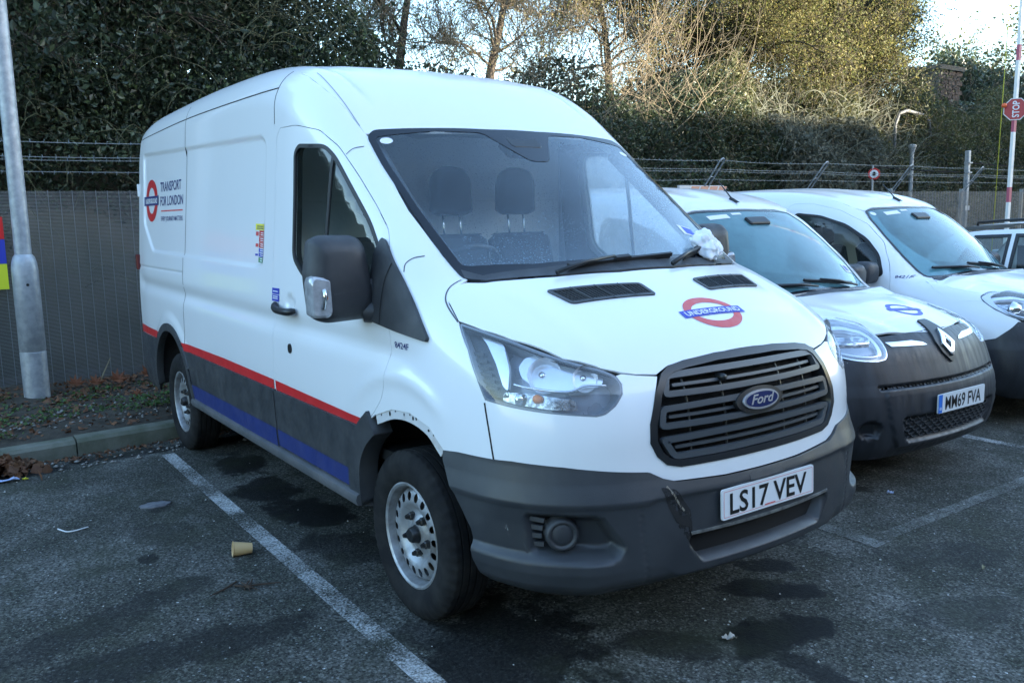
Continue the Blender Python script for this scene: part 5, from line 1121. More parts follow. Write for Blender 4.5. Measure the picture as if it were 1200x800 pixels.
# ---------------------------------------------------------------- ground and car park
def asphalt(name, painted=False):
    m, nt, out = nodes_new(name); co = coords(nt); p = N_(nt, 'ShaderNodeBsdfPrincipled'); p.inputs['Specular IOR Level'].default_value = .22; nt.links.new(p.outputs[0], out.inputs[0])
    big = noise(nt, co, .9, 6, .62, .4); mid = noise(nt, co, 5, 8, .65); fine = noise(nt, co, 52, 5, .75)
    c = mixc(nt, ramp(nt, big, [(.42, 0.), (.58, 1.)]), (.078,.078,.066), (.172,.170,.154))
    c = mixc(nt, ramp(nt, mid, [(.42, 0.), (.68, .9)]), c, (.046,.050,.036))
    c = mixc(nt, ramp(nt, fine, [(.38, .95), (.54, 0.)]), c, (.012,.012,.011)); c = mixc(nt, ramp(nt, noise(nt, co, 105, 3, .7), [(.56, 0.), (.70, .6)]), c, (.26,.265,.25))
    vo = N_(nt, 'ShaderNodeTexVoronoi'); vo.inputs['Scale'].default_value = 62; nt.links.new(co, vo.inputs['Vector'])
    spx = N_(nt, 'ShaderNodeSeparateColor'); nt.links.new(vo.outputs['Color'], spx.inputs[0])
    chip = mathn(nt, 'MULTIPLY', mathn(nt, 'LESS_THAN', vo.outputs['Distance'], .30), mathn(nt, 'GREATER_THAN', spx.outputs[0], .80)); c = mixc(nt, mathn(nt, 'MULTIPLY', chip, .7), c, (.20,.21,.21))
    vo2 = N_(nt, 'ShaderNodeTexVoronoi'); vo2.inputs['Scale'].default_value = 17; nt.links.new(co, vo2.inputs['Vector']); sp2 = N_(nt, 'ShaderNodeSeparateColor'); nt.links.new(vo2.outputs['Color'], sp2.inputs[0])
    chip2 = mathn(nt, 'MULTIPLY', mathn(nt, 'LESS_THAN', vo2.outputs['Distance'], .11), mathn(nt, 'GREATER_THAN', sp2.outputs[1], .84)); c = mixc(nt, mathn(nt, 'MULTIPLY', chip2, .85), c, (.42,.43,.42))
    vs = N_(nt, 'ShaderNodeTexVoronoi'); vs.inputs['Scale'].default_value = 115; nt.links.new(co, vs.inputs['Vector']); sv = N_(nt, 'ShaderNodeSeparateColor'); nt.links.new(vs.outputs['Color'], sv.inputs[0]); sc = ramp(nt, sv.outputs[2], [(.0, .45), (.75, 1.0), (1., 1.65)]); c = mixc(nt, 1.0, c, sc, 'MULTIPLY')
    # damp oil and water stains: fixed ellipses on the ground with ragged edges
    wob = noise(nt, co, 4.5, 7, .65); tot = None
    for (x, y, rx, ry, rot, k) in STAINS:
        mp = nt.nodes.new('ShaderNodeMapping'); mp.vector_type = 'TEXTURE'; mp.inputs['Location'].default_value = (x, y, 0); mp.inputs['Rotation'].default_value = (0, 0, R(rot)); mp.inputs['Scale'].default_value = (rx, ry, 1000); nt.links.new(co, mp.inputs[0])
        ln = nt.nodes.new('ShaderNodeVectorMath'); ln.operation = 'LENGTH'; nt.links.new(mp.outputs[0], ln.inputs[0])
        v = mathn(nt, 'ADD', ln.outputs['Value'], mathn(nt, 'MULTIPLY_ADD', wob, 2.6, -1.3)); v = ramp(nt, v, [(.72, k), (.95, 0.)]); tot = v if tot is None else mathn(nt, 'MAXIMUM', tot, v)
    wet = mathn(nt, 'MULTIPLY', tot, 1.0); c = mixc(nt, wet, c, mixc(nt, .5, c, (.004,.004,.004)), 'MIX'); c = mixc(nt, mathn(nt, 'MULTIPLY', wet, .85), c, (.005,.0055,.006))
    moss = ramp(nt, noise(nt, co, 1.7, 7, .7), [(.50, 0.), (.68, .75)]); c = mixc(nt, mathn(nt, 'MULTIPLY', moss, .75), c, (.030,.034,.018))
    if painted:
        pn = noise(nt, co, 95, 5, .75); pl = noise(nt, co, 3.2, 4, .6)
        f = ramp(nt, mathn(nt, 'MULTIPLY_ADD', pl, .55, mathn(nt, 'MULTIPLY', pn, .8)), [(.50, .92), (.72, 0.)] if painted == 1 else [(.54, .75), (.72, .03)])
        c = mixc(nt, f, c, (.66,.67,.66) if painted == 1 else (.30,.31,.30))
    nt.links.new(c, p.inputs['Base Color']); nt.links.new(mathn(nt, 'MULTIPLY_ADD', wet, -.28, .86), p.inputs['Roughness'])
    b = N_(nt, 'ShaderNodeBump'); b.inputs['Strength'].default_value = .8; b.inputs['Distance'].default_value = .006; nt.links.new(mathn(nt, 'ADD', fine, mathn(nt, 'MULTIPLY', mid, .6)), b.inputs['Height']); nt.links.new(b.outputs[0], p.inputs['Normal'])
    return m
STAINS = [(-.75,-2.0,.7,.14,-68,.45),(-1.7,-1.55,.30,.18,20,.35),(1.0,1.4,.4,.16,60,.4),(-1.50,-.80,.42,.22,15,.9),(-2.05,-.85,.30,.22,0,.85),(-2.75,-.80,.30,.20,0,.9),(-.9,-.85,.35,.2,20,.6),(.45,-.75,.45,.40,-25,.85),(.80,-.30,.30,.12,40,.6),(1.0,.12,.30,.15,72,1.),(.72,.42,.24,.12,50,.95),(.55,.62,.16,.08,40,.8),(1.25,.0,.2,.08,0,.8),(.30,.95,.22,.14,40,.6),(-.15,1.85,.45,.12,20,.7),
          (-3.45,-2.1,.16,.45,0,.8),(-3.50,-1.2,.10,.7,0,.7),(-.3,-1.9,.16,.75,-8,.55),(.4,-2.3,.3,.5,0,.35),(1.35,.9,.3,.14,80,.45),(-.25,2.5,.3,.10,10,.5),(.2,-.95,.22,.15,0,.6),(-1.35,-1.7,.07,.05,0,.7),(-2.19,-1.47,.16,.10,0,.55)]
M_ASPH = asphalt('worn_asphalt'); M_LINE = asphalt('painted_line', 1); M_LINE2 = asphalt('worn_painted_line', 2)
M_SOIL = mat('soil', (.028,.022,.015), .95, c2=(.06,.05,.035), scale=9, bump=.8, bscale=30)
M_GRASSY = mat('rough_ground', (.030,.030,.016), .95, c2=(.05,.042,.025), scale=1.3, bump=.6, bscale=6)
g = mk('ground', [(-1500,-1500,-.02),(1500,-1500,-.02),(1500,1500,-.02),(-1500,1500,-.02)], [(0,1,2,3)], M_GRASSY); tag(g, kind='structure')
KX = lambda y: -3.735-.085*(y+1.0) if y < -.5 else -3.7775-.0*(y+.5)
cp = mk('car_park', [(-3.88,-14,0),(9,-14,0),(9,30,0),(-3.88,30,0)], [(0,1,2,3)], M_ASPH); tag(cp, kind='structure')
def paint(name, q, m, z=.0025): o = mk(name, [(x, y, z) for x, y in q], [(0,1,2,3)], m); return tag(o, kind='structure')
paint('bay_line', [(-3.32,-1.175),(3.2,-1.21),(3.2,-1.12),(-3.32,-1.085)], M_LINE)
paint('bay_line', [(-3.4,1.215),(.735,1.215),(.735,1.31),(-3.4,1.31)], M_LINE2)
paint('bay_line', [(-3.4,3.585),(3,3.585),(3,3.675),(-3.4,3.675)], M_LINE)
paint('bay_line', [(-3.4,5.97),(3,5.97),(3,6.06),(-3.4,6.06)], M_LINE)
paint('bay_end_line', [(.635,1.42),(.715,1.42),(.70,8.5),(.62,8.5)], M_LINE2)
# kerb of concrete stones
kb = tag(bpy.data.objects.new('kerb', None), kind='structure'); link(kb); kb['label'] = 'weathered concrete kerb'
M_KERB = mat('kerb_concrete', (.16,.165,.135), .9, c2=(.080,.092,.058), scale=6, stops=(.35,.7), bump=.5, bscale=70, detail=8)
rk = random.Random(3)
ys = [-8.06+.915*i for i in range(42)]
for y0 in ys:
    y1 = y0+.905; x0, x1 = KX(y0), KX(y1); dz = rk.uniform(-.004,.004); b = MB()
    sec = [(0,-.06),(0,.095),(-.022,.120),(-.145,.122),(-.145,-.06)]
    V = [(x0+a, y0, c+dz) for a, c in sec]+[(x1+a, y1, c+dz) for a, c in sec]
    n = 5; F = [tuple(range(n)), tuple(2*n-1-i for i in range(n))]+[(i, n+i, n+(i+1) % n, (i+1) % n) for i in range(n)]
    b.add(V, F); b.build('kerb_stone', M_KERB, kb)
# verge: soil between kerb and fence, then the bank rising behind
def sheet(name, xs, ys, zf, m, kind='structure'):
    V = [(x, y, zf(x, y)) for x in xs for y in ys]; n = len(ys); F = [(i*n+j, (i+1)*n+j, (i+1)*n+j+1, i*n+j+1) for i in range(len(xs)-1) for j in range(n-1)]
    o = mk(name, V, F, m, smooth=True); return tag(o, kind=kind)
from mathutils import noise as mn
def bankz(x, y):
    t = max(0, (-x-6.6)); h = 4.6*(1-math.exp(-t/3.2)) if y < 19 else 2.2*(1-math.exp(-t/6))
    return .15+h+.18*mn.noise(Vector((x*.5, y*.5, 0)))*(1 if t > 0 else .2)
vg = sheet('verge', np.concatenate([np.linspace(-6.9, -3.95, 40), [-3.90]]), np.linspace(-9, 32, 260), lambda x, y: (.10 if x > -3.93 else .12)+.035*mn.noise(Vector((x*2, y*2, 1)))*(x < -4.05)+.02*mn.noise(Vector((x*7, y*7, 1)))*(x < -4.05)+max(0,(-x-4.2))*.022, M_SOIL)
for v in vg.data.vertices:
    if v.co.x > -3.93: v.co.x = KX(v.co.y)-.132; v.co.z = .112
sheet('bank', np.linspace(-60, -6.6, 60), np.linspace(-40, 90, 110), bankz, M_GRASSY)
# ---------------------------------------------------------------- mesh fence
FX = -6.05; FT = 1.955
M_FW = mat('fence_wire', (.20,.215,.225), .55, .2, c2=(.13,.14,.145), scale=1.2); M_FWV = mat('fence_wire_bright', (.20,.225,.245), .5, .3)
fence = thing('security_fence', 'grey anti-climb mesh fence topped with strands of barbed wire, running behind the vans', 'fence', (FX,0,0))
hw = MB(); z = .14
while z < FT:
    hw.box((0,12,z), (.004,41,.0046)); z += .0127
tag(hw.build('mesh_wires', M_FW, fence), kind='stuff')
M_SHEET = mat('fence_backing', (.022,.025,.028), .9, c2=(.035,.038,.042), scale=3)
vw = MB(); y = -8.4
while y < 32.4: vw.box((.005,y,1.05), (.004,.0042,1.81)); y += .1016
tag(vw.build('mesh_uprights', M_FWV, fence), kind='stuff')
post_y = [-5.1,-2.6]+[-.1+2.5*i for i in range(14)]
pm = MB(); pm.box((-.05,0,1.0), (.06,.06,2.0)); pmesh = me_new('fence_post', pm.V, pm.F, M_GALV, smooth=False)
am = MB(); 
def armpts(o): return [(-.03,o,1.90),(.0,o,1.97),(.33,o,2.37),(.352,o+.018*(1 if o < 0 else -1),2.40),(.352,0,2.412)]
for o in (-.045,.045): am.tube(armpts(o), .011, 6)
am.tube([(-.03,-.045,1.90),(-.03,.045,1.90)], .011, 6); am.tube([(.15,-.045,2.155),(.15,.045,2.155)], .008, 6)
amesh = me_new('crank_arm', am.V, am.F, M_GALV, smooth=True, angle=50)
for y in post_y:
    o = bpy.data.objects.new('fence_post', pmesh); link(o, fence); o.location = (0,y,0)
    a = bpy.data.objects.new('crank_arm', amesh); link(a, o)
M_BARB = mat('barbed_wire', (.20,.235,.26), .55, .5)
rw = random.Random(5)
for (fx, fz) in ((.345,2.385),(.24,2.262),(.22,2.235),(.12,2.125)):
    b = MB(); pts = []
    for i in range(len(post_y)-1):
        y0, y1 = post_y[i], post_y[i+1]; s_ = rw.uniform(.008,.03)
        for k in range(8): t = k/8; pts.append((fx, y0+(y1-y0)*t, fz-4*s_*t*(1-t)))
    b.tube(pts, .0042, 4, cap=False)
    y = -4.9
    while y < 20:
        yy = y+rw.uniform(-.01,.01); t = rw.uniform(0, PI); dx, dz = .018*math.cos(t), .018*math.sin(t)
        b.bar((fx-dx,yy-.004,fz-.015-dz), (fx+dx,yy+.004,fz-.015+dz), .003, .003); b.bar((fx-dz,yy,fz-.015-dx), (fx+dz,yy+.006,fz-.015+dx), .003, .003); y += .105
    b.build('barbed_wire', M_BARB, fence)
# coloured panel on the fence at the left edge
sg = thing('site_sign', 'red, blue and yellow sign board on the mesh fence at the far left', 'sign', (FX+.06,-2.17,0))
for (z0, z1, m, nm) in ((1.52,1.72,M_RED,'red_panel'),(1.30,1.52,M_BLUE2,'blue_panel'),(1.07,1.30,mat('sign_yellow',(.62,.68,.03),.5),'yellow_panel')):
    MB().box((0,.02,(z0+z1)/2), (.006,.74,z1-z0-.002)).build(nm, m, sg)
# white board with orange stripes along the fence top
bb = thing('barrier_board', 'white board with orange stripes lying level on the fence top above the nearer small van', 'board', (FX+.02,7.30,1.99))
MB().box((0,0,0), (.05,.96,.085), bev=.006).build('board', mat('board_white', (.6,.6,.6), .5), bb)
for k in range(4): MB().add([(.027,-.25+.2*k,-.025),(.027,-.08+.2*k,-.025),(.027,-.05+.2*k,.030),(.027,-.22+.2*k,.030)], [(0,1,2,3)]).build('orange_stripe', mat('orange_stripe', (.62,.32,.22), .6), bb)
# ---------------------------------------------------------------- lamp post on the verge
lp = thing('lamp_post', 'galvanised lamp post with a wider base section, standing on the soil verge at the left', 'lamp post', (-5.42,-1.70,.08))
b = MB(); b.lathe([(.103,-.2),(.103,.20),(.104,.475),(.101,.478),(.101,.486),(.104,.49),(.103,1.18),(.098,1.24),(.085,1.29),(.068,1.315)], n=40); b.build('base_section', M_GALV, lp, smooth=True, angle=40)
b = MB(); b.lathe([(.066,1.30),(.064,2.5),(.058,4.5),(.050,7.0)], n=32); b.build('pole', M_GALV, lp, smooth=True, angle=50)
MB().lathe([(0,.107),(.012,.107),(.012,.09)], (0,0,1.06), 'x', 12).build('lock_hole', M_DARK, lp); lp.children[-1].rotation_euler = (0,0,R(-18))
b = MB(); b.tube([(0,0,6.9),(.1,0,7.3),(.5,0,7.5)], .04, 10); b.box((.85,0,7.52), (.7,.25,.1), bev=.03); b.build('lantern', M_GALV, lp)
# ---------------------------------------------------------------- litter and small things on the ground
def item(name, label, cat, V, F, m, loc=(0,0,0), rot=(0,0,0), smooth=False, group=None, angle=None):
    o = mk(name, V, F, m, smooth=smooth, angle=angle); o.location = loc; o.rotation_euler = rot; return tag(o, label, cat, group)
cup = thing('paper_cup', 'cream disposable cup lying on its side on the asphalt left of the bay line', 'cup', (-1.10,-1.315,.036))
b = MB(); b.lathe([(.0,.088),(.0245,.088),(.0255,.091),(.036,.004),(.0385,.002),(.0385,-.002),(.035,.0),(.0235,.086),(0,.086)], n=28)
co_ = b.build('cup_wall', mat('cream_cup', (.62,.42,.20), .5), cup, smooth=True, angle=40); co_.rotation_euler = (R(90), 0, R(175)); co_.location = (0,0,0)
co_.rotation_euler = Vector((.20,.97,-.10)).to_track_quat('Z','Y').to_euler(); co_.location = (-.025,-.035,.001)
rs = random.Random(9)
def scrap(name, label, cat, x, y, l, w, m, rz, n=6, lift=.012):
    V = []; F = []
    for i in range(n+1):
        for j in range(4): V.append((l*(i/n-.5)+rs.uniform(-.1,.1)*l/n, w*(j/3-.5)*(1-.3*abs(i/n-.5))+rs.uniform(-.1,.1)*w/3, .004+abs(rs.gauss(0, lift*.5))+lift*.5*(j in (0,3))))
    for i in range(n):
        for j in range(3): F.append((i*4+j, (i+1)*4+j, (i+1)*4+j+1, i*4+j+1))
    return item(name, label, cat, V, F, m, (x, y, .002), (0,0,rz))
scrap('wrapper', 'pale blue and yellow torn wrapper in the gutter at the left edge', 'wrapper', -3.28,-2.16,.19,.045, mat('pale_wrapper', (.42,.52,.78), .4), R(86))
o = scrap('wrapper_end', 'yellow end of the torn wrapper in the gutter', 'wrapper', -3.245,-2.035,.035,.022, M_YEL, R(80))
scrap('paper_scrap', 'small bluish white paper scrap between the two right-hand bays', 'paper', .325,2.01,.035,.026, mat('bluish_paper', (.45,.52,.72), .6), .3)
scrap('paper_scrap', 'dirty white paper scrap on the dark oil stain in the foreground', 'paper', .925,-.071,.055,.030, mat('dirty_paper', (.38,.36,.33), .7), 1.2)
scrap('leaf_scrap', 'pale dry leaf lying in the right foreground', 'leaf', 1.18,1.36,.04,.012, mat('straw_leaf', (.28,.26,.16), .8), 1.9)
b = MB(); b.tube(catmull([(-2.10,-2.00,.004),(-2.06,-1.985,.004),(-2.02,-1.965,.004),(-2.01,-1.93,.004),(-2.03,-1.86,.004)], 5), .0035, 5); tag(b.build('string', M_WVIN, smooth=True), 'curled piece of white string on the asphalt at the left', 'string')
b = MB(); o_ = ell(0,0,.085,.055,22); o_ = o_*(1+.08*np.sin(np.arange(22)*2.1))[:, None]; b.prism(o_, -.004, .006)
o = b.build('stone_patch', mat('grey_stone', (.17,.175,.19), .6, c2=(.10,.10,.11), scale=14), bevel=.003); o.location = (-2.187,-1.475,.002); o.rotation_euler = (0,0,R(80)); tag(o, 'oval grey stone set in the asphalt near the bay line', 'stone')
tw = thing('dead_twigs', 'small bundle of dead brown twigs on the asphalt below the cup', 'twigs', (-.70,-1.42,.0))
M_TWIG = mat('dead_twig', (.055,.035,.022), .9)
for a, c in (((-.09,-.02,.010),(-.02,-.16,.006)),((-.02,-.02,.03),(.05,.03,.006)),((.0,-.03,.02),(.03,.14,.006)),((-.05,.04,.02),(.06,-.01,.015)),((-.03,.02,.025),(.02,-.02,.006)),((-.06,-.04,.006),(.04,.0,.02))):
    mid = [(a[i]+c[i])/2+rs.uniform(-.012,.012) for i in range(3)]; mid[2] = abs(mid[2])+.004; MB().tube([a, mid, c], [.004,.005,.002], 5).build('twig', M_TWIG, tw)
# crumpled white glove tucked under the far wiper
bm = bmesh.new(); bmesh.ops.create_icosphere(bm, subdivisions=5, radius=1)
for v in bm.verts:
    p = v.co.copy(); lobes = abs(math.sin(2.1*math.atan2(p.y, p.z)+.6)); n_ = mn.noise(p*2.3+Vector((3,1,2)))*.30+abs(mn.noise(p*4.5))*.07; r = .72+.26*lobes+n_; v.co = Vector((p.x*.048*r, p.y*.082*r, p.z*.092*r))
me = bpy.data.meshes.new('crumpled_glove'); bm.to_mesh(me); bm.free(); me.materials.append(mat('white_glove', (.78,.79,.82), .75, bump=.12, bscale=40)); me.polygons.foreach_set('use_smooth', [True]*len(me.polygons))
gv = bpy.data.objects.new('crumpled_glove', me); link(gv); P, N = drape(VS, RAKE.uv([(.20,.54,1.46)]), RAKE, .045); gv.location = P[0]; gv.rotation_euler = (0,R(-42),0); tag(gv, 'crumpled white glove tucked under the far wiper of the large van', 'glove')
# ---------------------------------------------------------------- posts and signs behind
def dirpt(px_dir, t, z): return (CAM_POS[0]+px_dir[0]*t, CAM_POS[1]+px_dir[1]*t, z)
ps = thing('barrier_pole', 'raised red and white barrier pole with a stop sign, at the right edge', 'barrier', (-3.35,10.99,0))
M_PW = mat('pole_white', (.72,.72,.70), .45); M_PR = mat('pole_red', (.42,.09,.14), .5)
lean = Vector((.0,.012,1))
def pl_(z): return (lean.x*z, lean.y*z, z)
z = .9; kk = 0
MB().box((0,0,.5), (.28,.28,1.0), bev=.02).build('barrier_housing', M_GALV, ps)
while z < 7.5:
    b = MB(); q = Vector(pl_(z)); L_ = .22 if kk % 2 else .80; r = Vector(pl_(z+L_)); b.bar(q, r, .04, .07, up=(0,1,0)); b.build('red_band' if kk % 2 else 'white_band', M_PR if kk % 2 else M_PW, ps); z += L_; kk += 1
zc = 3.04; c = Vector(pl_(zc))+Vector((.045,-.075,0)); fr = Matrix.Translation(c) @ Matrix.Rotation(R(-65), 4, 'Z') @ Matrix(((0,0,1,0),(1,0,0,0),(0,1,0,0),(0,0,0,1)))
oc = lambda r: [(r*math.cos(PI/8+PI/4*i), r*math.sin(PI/8+PI/4*i)) for i in range(8)]
b = MB(); b.prism(oc(.168), -.004, 0, frame=fr); so2 = b.build('stop_sign', mat('sign_white', (.7,.7,.7), .5), ps)
b = MB(); b.add([tuple(fr @ Vector((x, y, .002))) for x, y in oc(.156)], [tuple(range(8))]); b.build('sign_face', mat('sign_red', (.42,.04,.045), .45), so2)
V, F, w = text2d('STOP', .02); Rt = Matrix.Rotation(R(90), 4, 'Z'); Q = V*[.235/w, .09]+[-.117,-.045]
mk('sign_lettering', [tuple(fr @ Rt @ Vector((q[0], q[1], .004))) for q in Q], F, M_WVIN, so2)
b = MB(); b.tube([(-.13,-.13,.9),(-.10,-.12,4),(-.07,-.10,7.5)], .006, 6); b.build('yellow_cord', mat('yellow_cord', (.50,.48,.05), .6), ps, smooth=True)
b = MB(); b.lathe([(0,-.03),(.03,-.025),(.036,0),(.03,.03),(0,.036)], tuple(Vector(pl_(zc+.0))+Vector((-.05,-.22,.05))), 'z', 14); b.build('warning_lamp', mat('orange_lamp', (.75,.12,.03), .3), ps, smooth=True)
wp = thing('wire_post', 'tall galvanised post with overhead cables behind the fence, left of the barrier pole', 'post', (-6.50,15.85,0))
b = MB(); b.box((0,0,1.4), (.09,.09,2.8), bev=.01); b.build('post', M_GALV, wp); MB().box((.05,0,1.62), (.01,.16,.09)).build('number_tag', M_PW, wp)
for z in (2.55,2.35): MB().box((.02,0,z), (.12,.12,.03)).build('clamp', M_GALV, wp)
cb = MB()
for (a, c) in (((-6.5,15.85,2.35),(-9.0,10.5,3.05)),((-6.5,15.85,2.55),(-5.0,26,2.6)),((-6.5,15.85,2.3),(-5.2,26,2.2))):
    a = Vector(a); c = Vector(c); cb.tube([a+(c-a)*t+Vector((0,0,-.25*4*t*(1-t)*.5)) for t in np.linspace(0,1,9)], .012, 5)
tag(cb.build('overhead_cables', M_DARK), 'thin dark cables slung from the galvanised wire post', 'cables')
cpst = thing('capped_post', 'grey post with a flared cap behind the fence, below the curved lamp bracket', 'post', (-7.5,15.45,0)); b = MB(); b.lathe([(.055,.3),(.042,2.80),(.055,2.85),(.085,2.95),(.085,2.98),(0,3.0)], n=16); b.build('post', M_GALV, cpst, smooth=True, angle=40)
ga = thing('curved_bracket', 'old curved lamp bracket half hidden in the bushes above the grey capped post', 'lamp bracket', (-8.1,16.5,.38))
b = MB(); b.tube([(0,-.75,1.2),(0,-.75,3.1),(0,-.60,3.35),(0,-.3,3.42),(0,.35,3.36),(0,.62,3.22),(0,.70,2.9)], .038, 8); b.build('bracket', mat('old_grey_paint', (.09,.095,.10), .7), ga, smooth=True)
rsn = thing('round_sign', 'small round white sign with red rim behind the fence', 'sign', (-7.2,13.55,0)); b = MB(); b.tube([(0,0,.3),(0,0,2.5)], .02, 6); b.build('post', M_GALV, rsn)
f2 = Matrix.Translation((.03,0,2.33)) @ Matrix.Rotation(R(-55), 4, 'Z') @ Matrix(((0,0,1,0),(1,0,0,0),(0,1,0,0),(0,0,0,1)))
for (r, z, m, nm) in ((.115,0,M_RED,'sign_rim'),(.080,.004,M_WVIN,'sign_face'),(.032,.008,M_DARK,'sign_symbol')):
    MB().add([tuple(f2 @ Vector((p[0],p[1],z))) for p in ell(0,0,r,r*(1 if nm != 'sign_symbol' else 1.4),24)], [tuple(range(24))]).build(nm, m, rsn)
ch = thing('brick_stack', 'ivy-covered brick chimney stack rising out of the bushes on the right', 'chimney', (-15.2,29.6,0))
M_BR = mat('old_brick', (.075,.048,.038), .9, c2=(.045,.035,.03), scale=7)
b = MB(); b.box((0,0,3.3), (1.5,1.5,6.6)); b.build('stack_core', mat('mortar', (.07,.065,.055), .95), ch)
bm_ = MB(); bm_.box((0,0,0), (.03,.44,.14)); bmesh_ = me_new('brick', bm_.V, bm_.F, M_BR, smooth=False)
for r in range(18):
    for q in range(3): o = bpy.data.objects.new('brick', bmesh_); link(o, ch); o.location = (.765, -.5+.5*q+(.12 if r % 2 else -.06), 3.7+.165*r)
b = MB(); b.box((0,0,6.68), (1.7,1.7,.16)); b.build('stack_cap', mat('mortar', (.07,.065,.055), .95), ch)
# unseen building added to shade the car park; lower middle lights the trees
wh = thing('shade_caster', 'long brick building across the yard whose shadow covers the car park', 'building', (34,0,0))
M_WB = mat('shade_caster_brick', (.22,.13,.10), .9, c2=(.16,.10,.08), scale=3)
H1, H2 = 17.0, 10.3
for (y0, y1, h) in ((-40,32.3,H1),(32.3,46.5,H2),(46.5,100,15.5)):
    MB().box((0,(y0+y1)/2,h/2), (8,y1-y0,h)).build('wall', M_WB, wh); MB().box((0,(y0+y1)/2,h+.1), (8.6,y1-y0+.3,.2)).build('roof', mat('roof_felt', (.08,.08,.085), .9), wh)
    y = y0+3
    while y < y1-2:
        for z in np.arange(2.2, h-1.5, 3.2): f = MB().box((-4.02,y,z), (.06,1.4,1.5)).build('window', mat('window_white', (.6,.6,.6), .5), wh); MB().box((-4.06,y,z), (.03,1.2,1.3)).build('pane', mat('window_dark', (.03,.04,.05), .08), f)
        y += 4.2
# ---------------------------------------------------------------- vegetation
rng = np.random.default_rng(7)
def leaf_mat(name, cols, rough=.6, trans=.35):
    m, nt, out = nodes_new(name); geo = N_(nt, 'ShaderNodeNewGeometry'); co = coords(nt)
    c = ramp(nt, geo.outputs['Random Per Island'], [(i/(len(cols)-1), c) for i, c in enumerate(cols)])
    f = ramp(nt, noise(nt, co, 1.1, 3), [(.35, 0.), (.65, 1.)]); c = mixc(nt, mathn(nt, 'MULTIPLY', f, .5), c, mixc(nt, .65, c, cols[0]))
    p = N_(nt, 'ShaderNodeBsdfPrincipled'); p.inputs['Roughness'].default_value = rough; nt.links.new(c, p.inputs['Base Color'])
    t = N_(nt, 'ShaderNodeBsdfTranslucent'); nt.links.new(c, t.inputs[0]); mx = N_(nt, 'ShaderNodeMixShader'); mx.inputs[0].default_value = trans
    nt.links.new(p.outputs[0], mx.inputs[1]); nt.links.new(t.outputs[0], mx.inputs[2]); nt.links.new(mx.outputs[0], out.inputs[0]); return m
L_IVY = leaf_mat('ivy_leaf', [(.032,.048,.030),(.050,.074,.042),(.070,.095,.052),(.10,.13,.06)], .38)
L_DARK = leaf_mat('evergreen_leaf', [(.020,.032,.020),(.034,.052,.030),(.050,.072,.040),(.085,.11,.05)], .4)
L_OLIVE = leaf_mat('bramble_leaf', [(.05,.062,.026),(.08,.095,.036),(.11,.115,.045),(.15,.13,.05)], .6)
L_GOLD = leaf_mat('dry_yellow_leaf', [(.08,.095,.03),(.15,.155,.05),(.24,.20,.07),(.11,.14,.04)], .7, .45)
L_GREY = leaf_mat('buddleia_leaf', [(.075,.085,.065),(.10,.11,.085),(.13,.14,.105)], .7)
L_PLANT = leaf_mat('weed_leaf', [(.05,.10,.025),(.08,.15,.035),(.10,.19,.05)], .5)
L_DEAD = leaf_mat('dead_leaf', [(.10,.045,.022),(.16,.07,.035),(.20,.10,.05),(.09,.055,.035)], .85, .15)
M_BARK = mat('bark', (.075,.060,.045), .95, c2=(.045,.038,.03), scale=12, bump=.8, bscale=30)
M_TWG = mat('bare_twigs', (.095,.080,.050), .9, c2=(.055,.048,.032), scale=2)
M_TWP = mat('sunlit_twigs', (.19,.155,.10), .9, c2=(.12,.10,.07), scale=2)  # paler copy of the twig colour, standing in for sun on the gap trees
M_TWD = mat('dark_twigs', (.085,.065,.045), .9, c2=(.05,.045,.035), scale=2)
M_BRM = mat('bramble_stem', (.105,.11,.055), .85, c2=(.06,.062,.035), scale=3)
def leaves(name, C, size, m, parent=None, aspect=.6, up=.3, jit=.35, fold=.18):
    """diamond leaves folded along the middle at the points C"""
    n = len(C); d = unit(rng.normal(size=(n, 3))); nn = unit(rng.normal(size=(n, 3))+[0, 0, up]); s = unit(np.cross(d, nn)); d = unit(np.cross(nn, s)); L = size*(1+jit*rng.normal(size=(n, 1))).clip(.4, 1.8)
    a = C-d*L*.5; b = C+d*L*.5; l = C+s*L*aspect*.5-nn*L*fold*.5-d*L*.06; r = C-s*L*aspect*.5-nn*L*fold*.5-d*L*.06
    V = np.stack([a, l, b, r], 1).reshape(-1, 3); i = np.arange(n)*4
    F = np.vstack([np.stack([i, i+1, i+2], 1), np.stack([i, i+2, i+3], 1)]); return mk(name, V, F, m, parent)
def tubes(paths, radii, m, name, parent=None, sides=3):
    """many thin tapering stems; paths (n,k,3), radii (n,k)"""
    P = np.asarray(paths, float); n, k, _ = P.shape; T = np.gradient(P, axis=1); T = unit(T); A = unit(np.cross(T, np.array([.3, .5, .81]))); B = np.cross(T, A); r = np.asarray(radii)[..., None]
    ring = [P+(A*math.cos(2*PI*q/sides)+B*math.sin(2*PI*q/sides))*r for q in range(sides)]; V = np.stack(ring, 2).reshape(-1, 3)
    base_ = (np.arange(n)[:, None]*k+np.arange(k-1)[None])[..., None]*sides; F = []
    for q in range(sides):
        q2 = (q+1) % sides; F.append(np.stack([base_[..., 0]+q, base_[..., 0]+q2, base_[..., 0]+sides+q2, base_[..., 0]+sides+q], -1).reshape(-1, 4))
    return mk(name, V, np.vstack(F), m, parent, smooth=True)
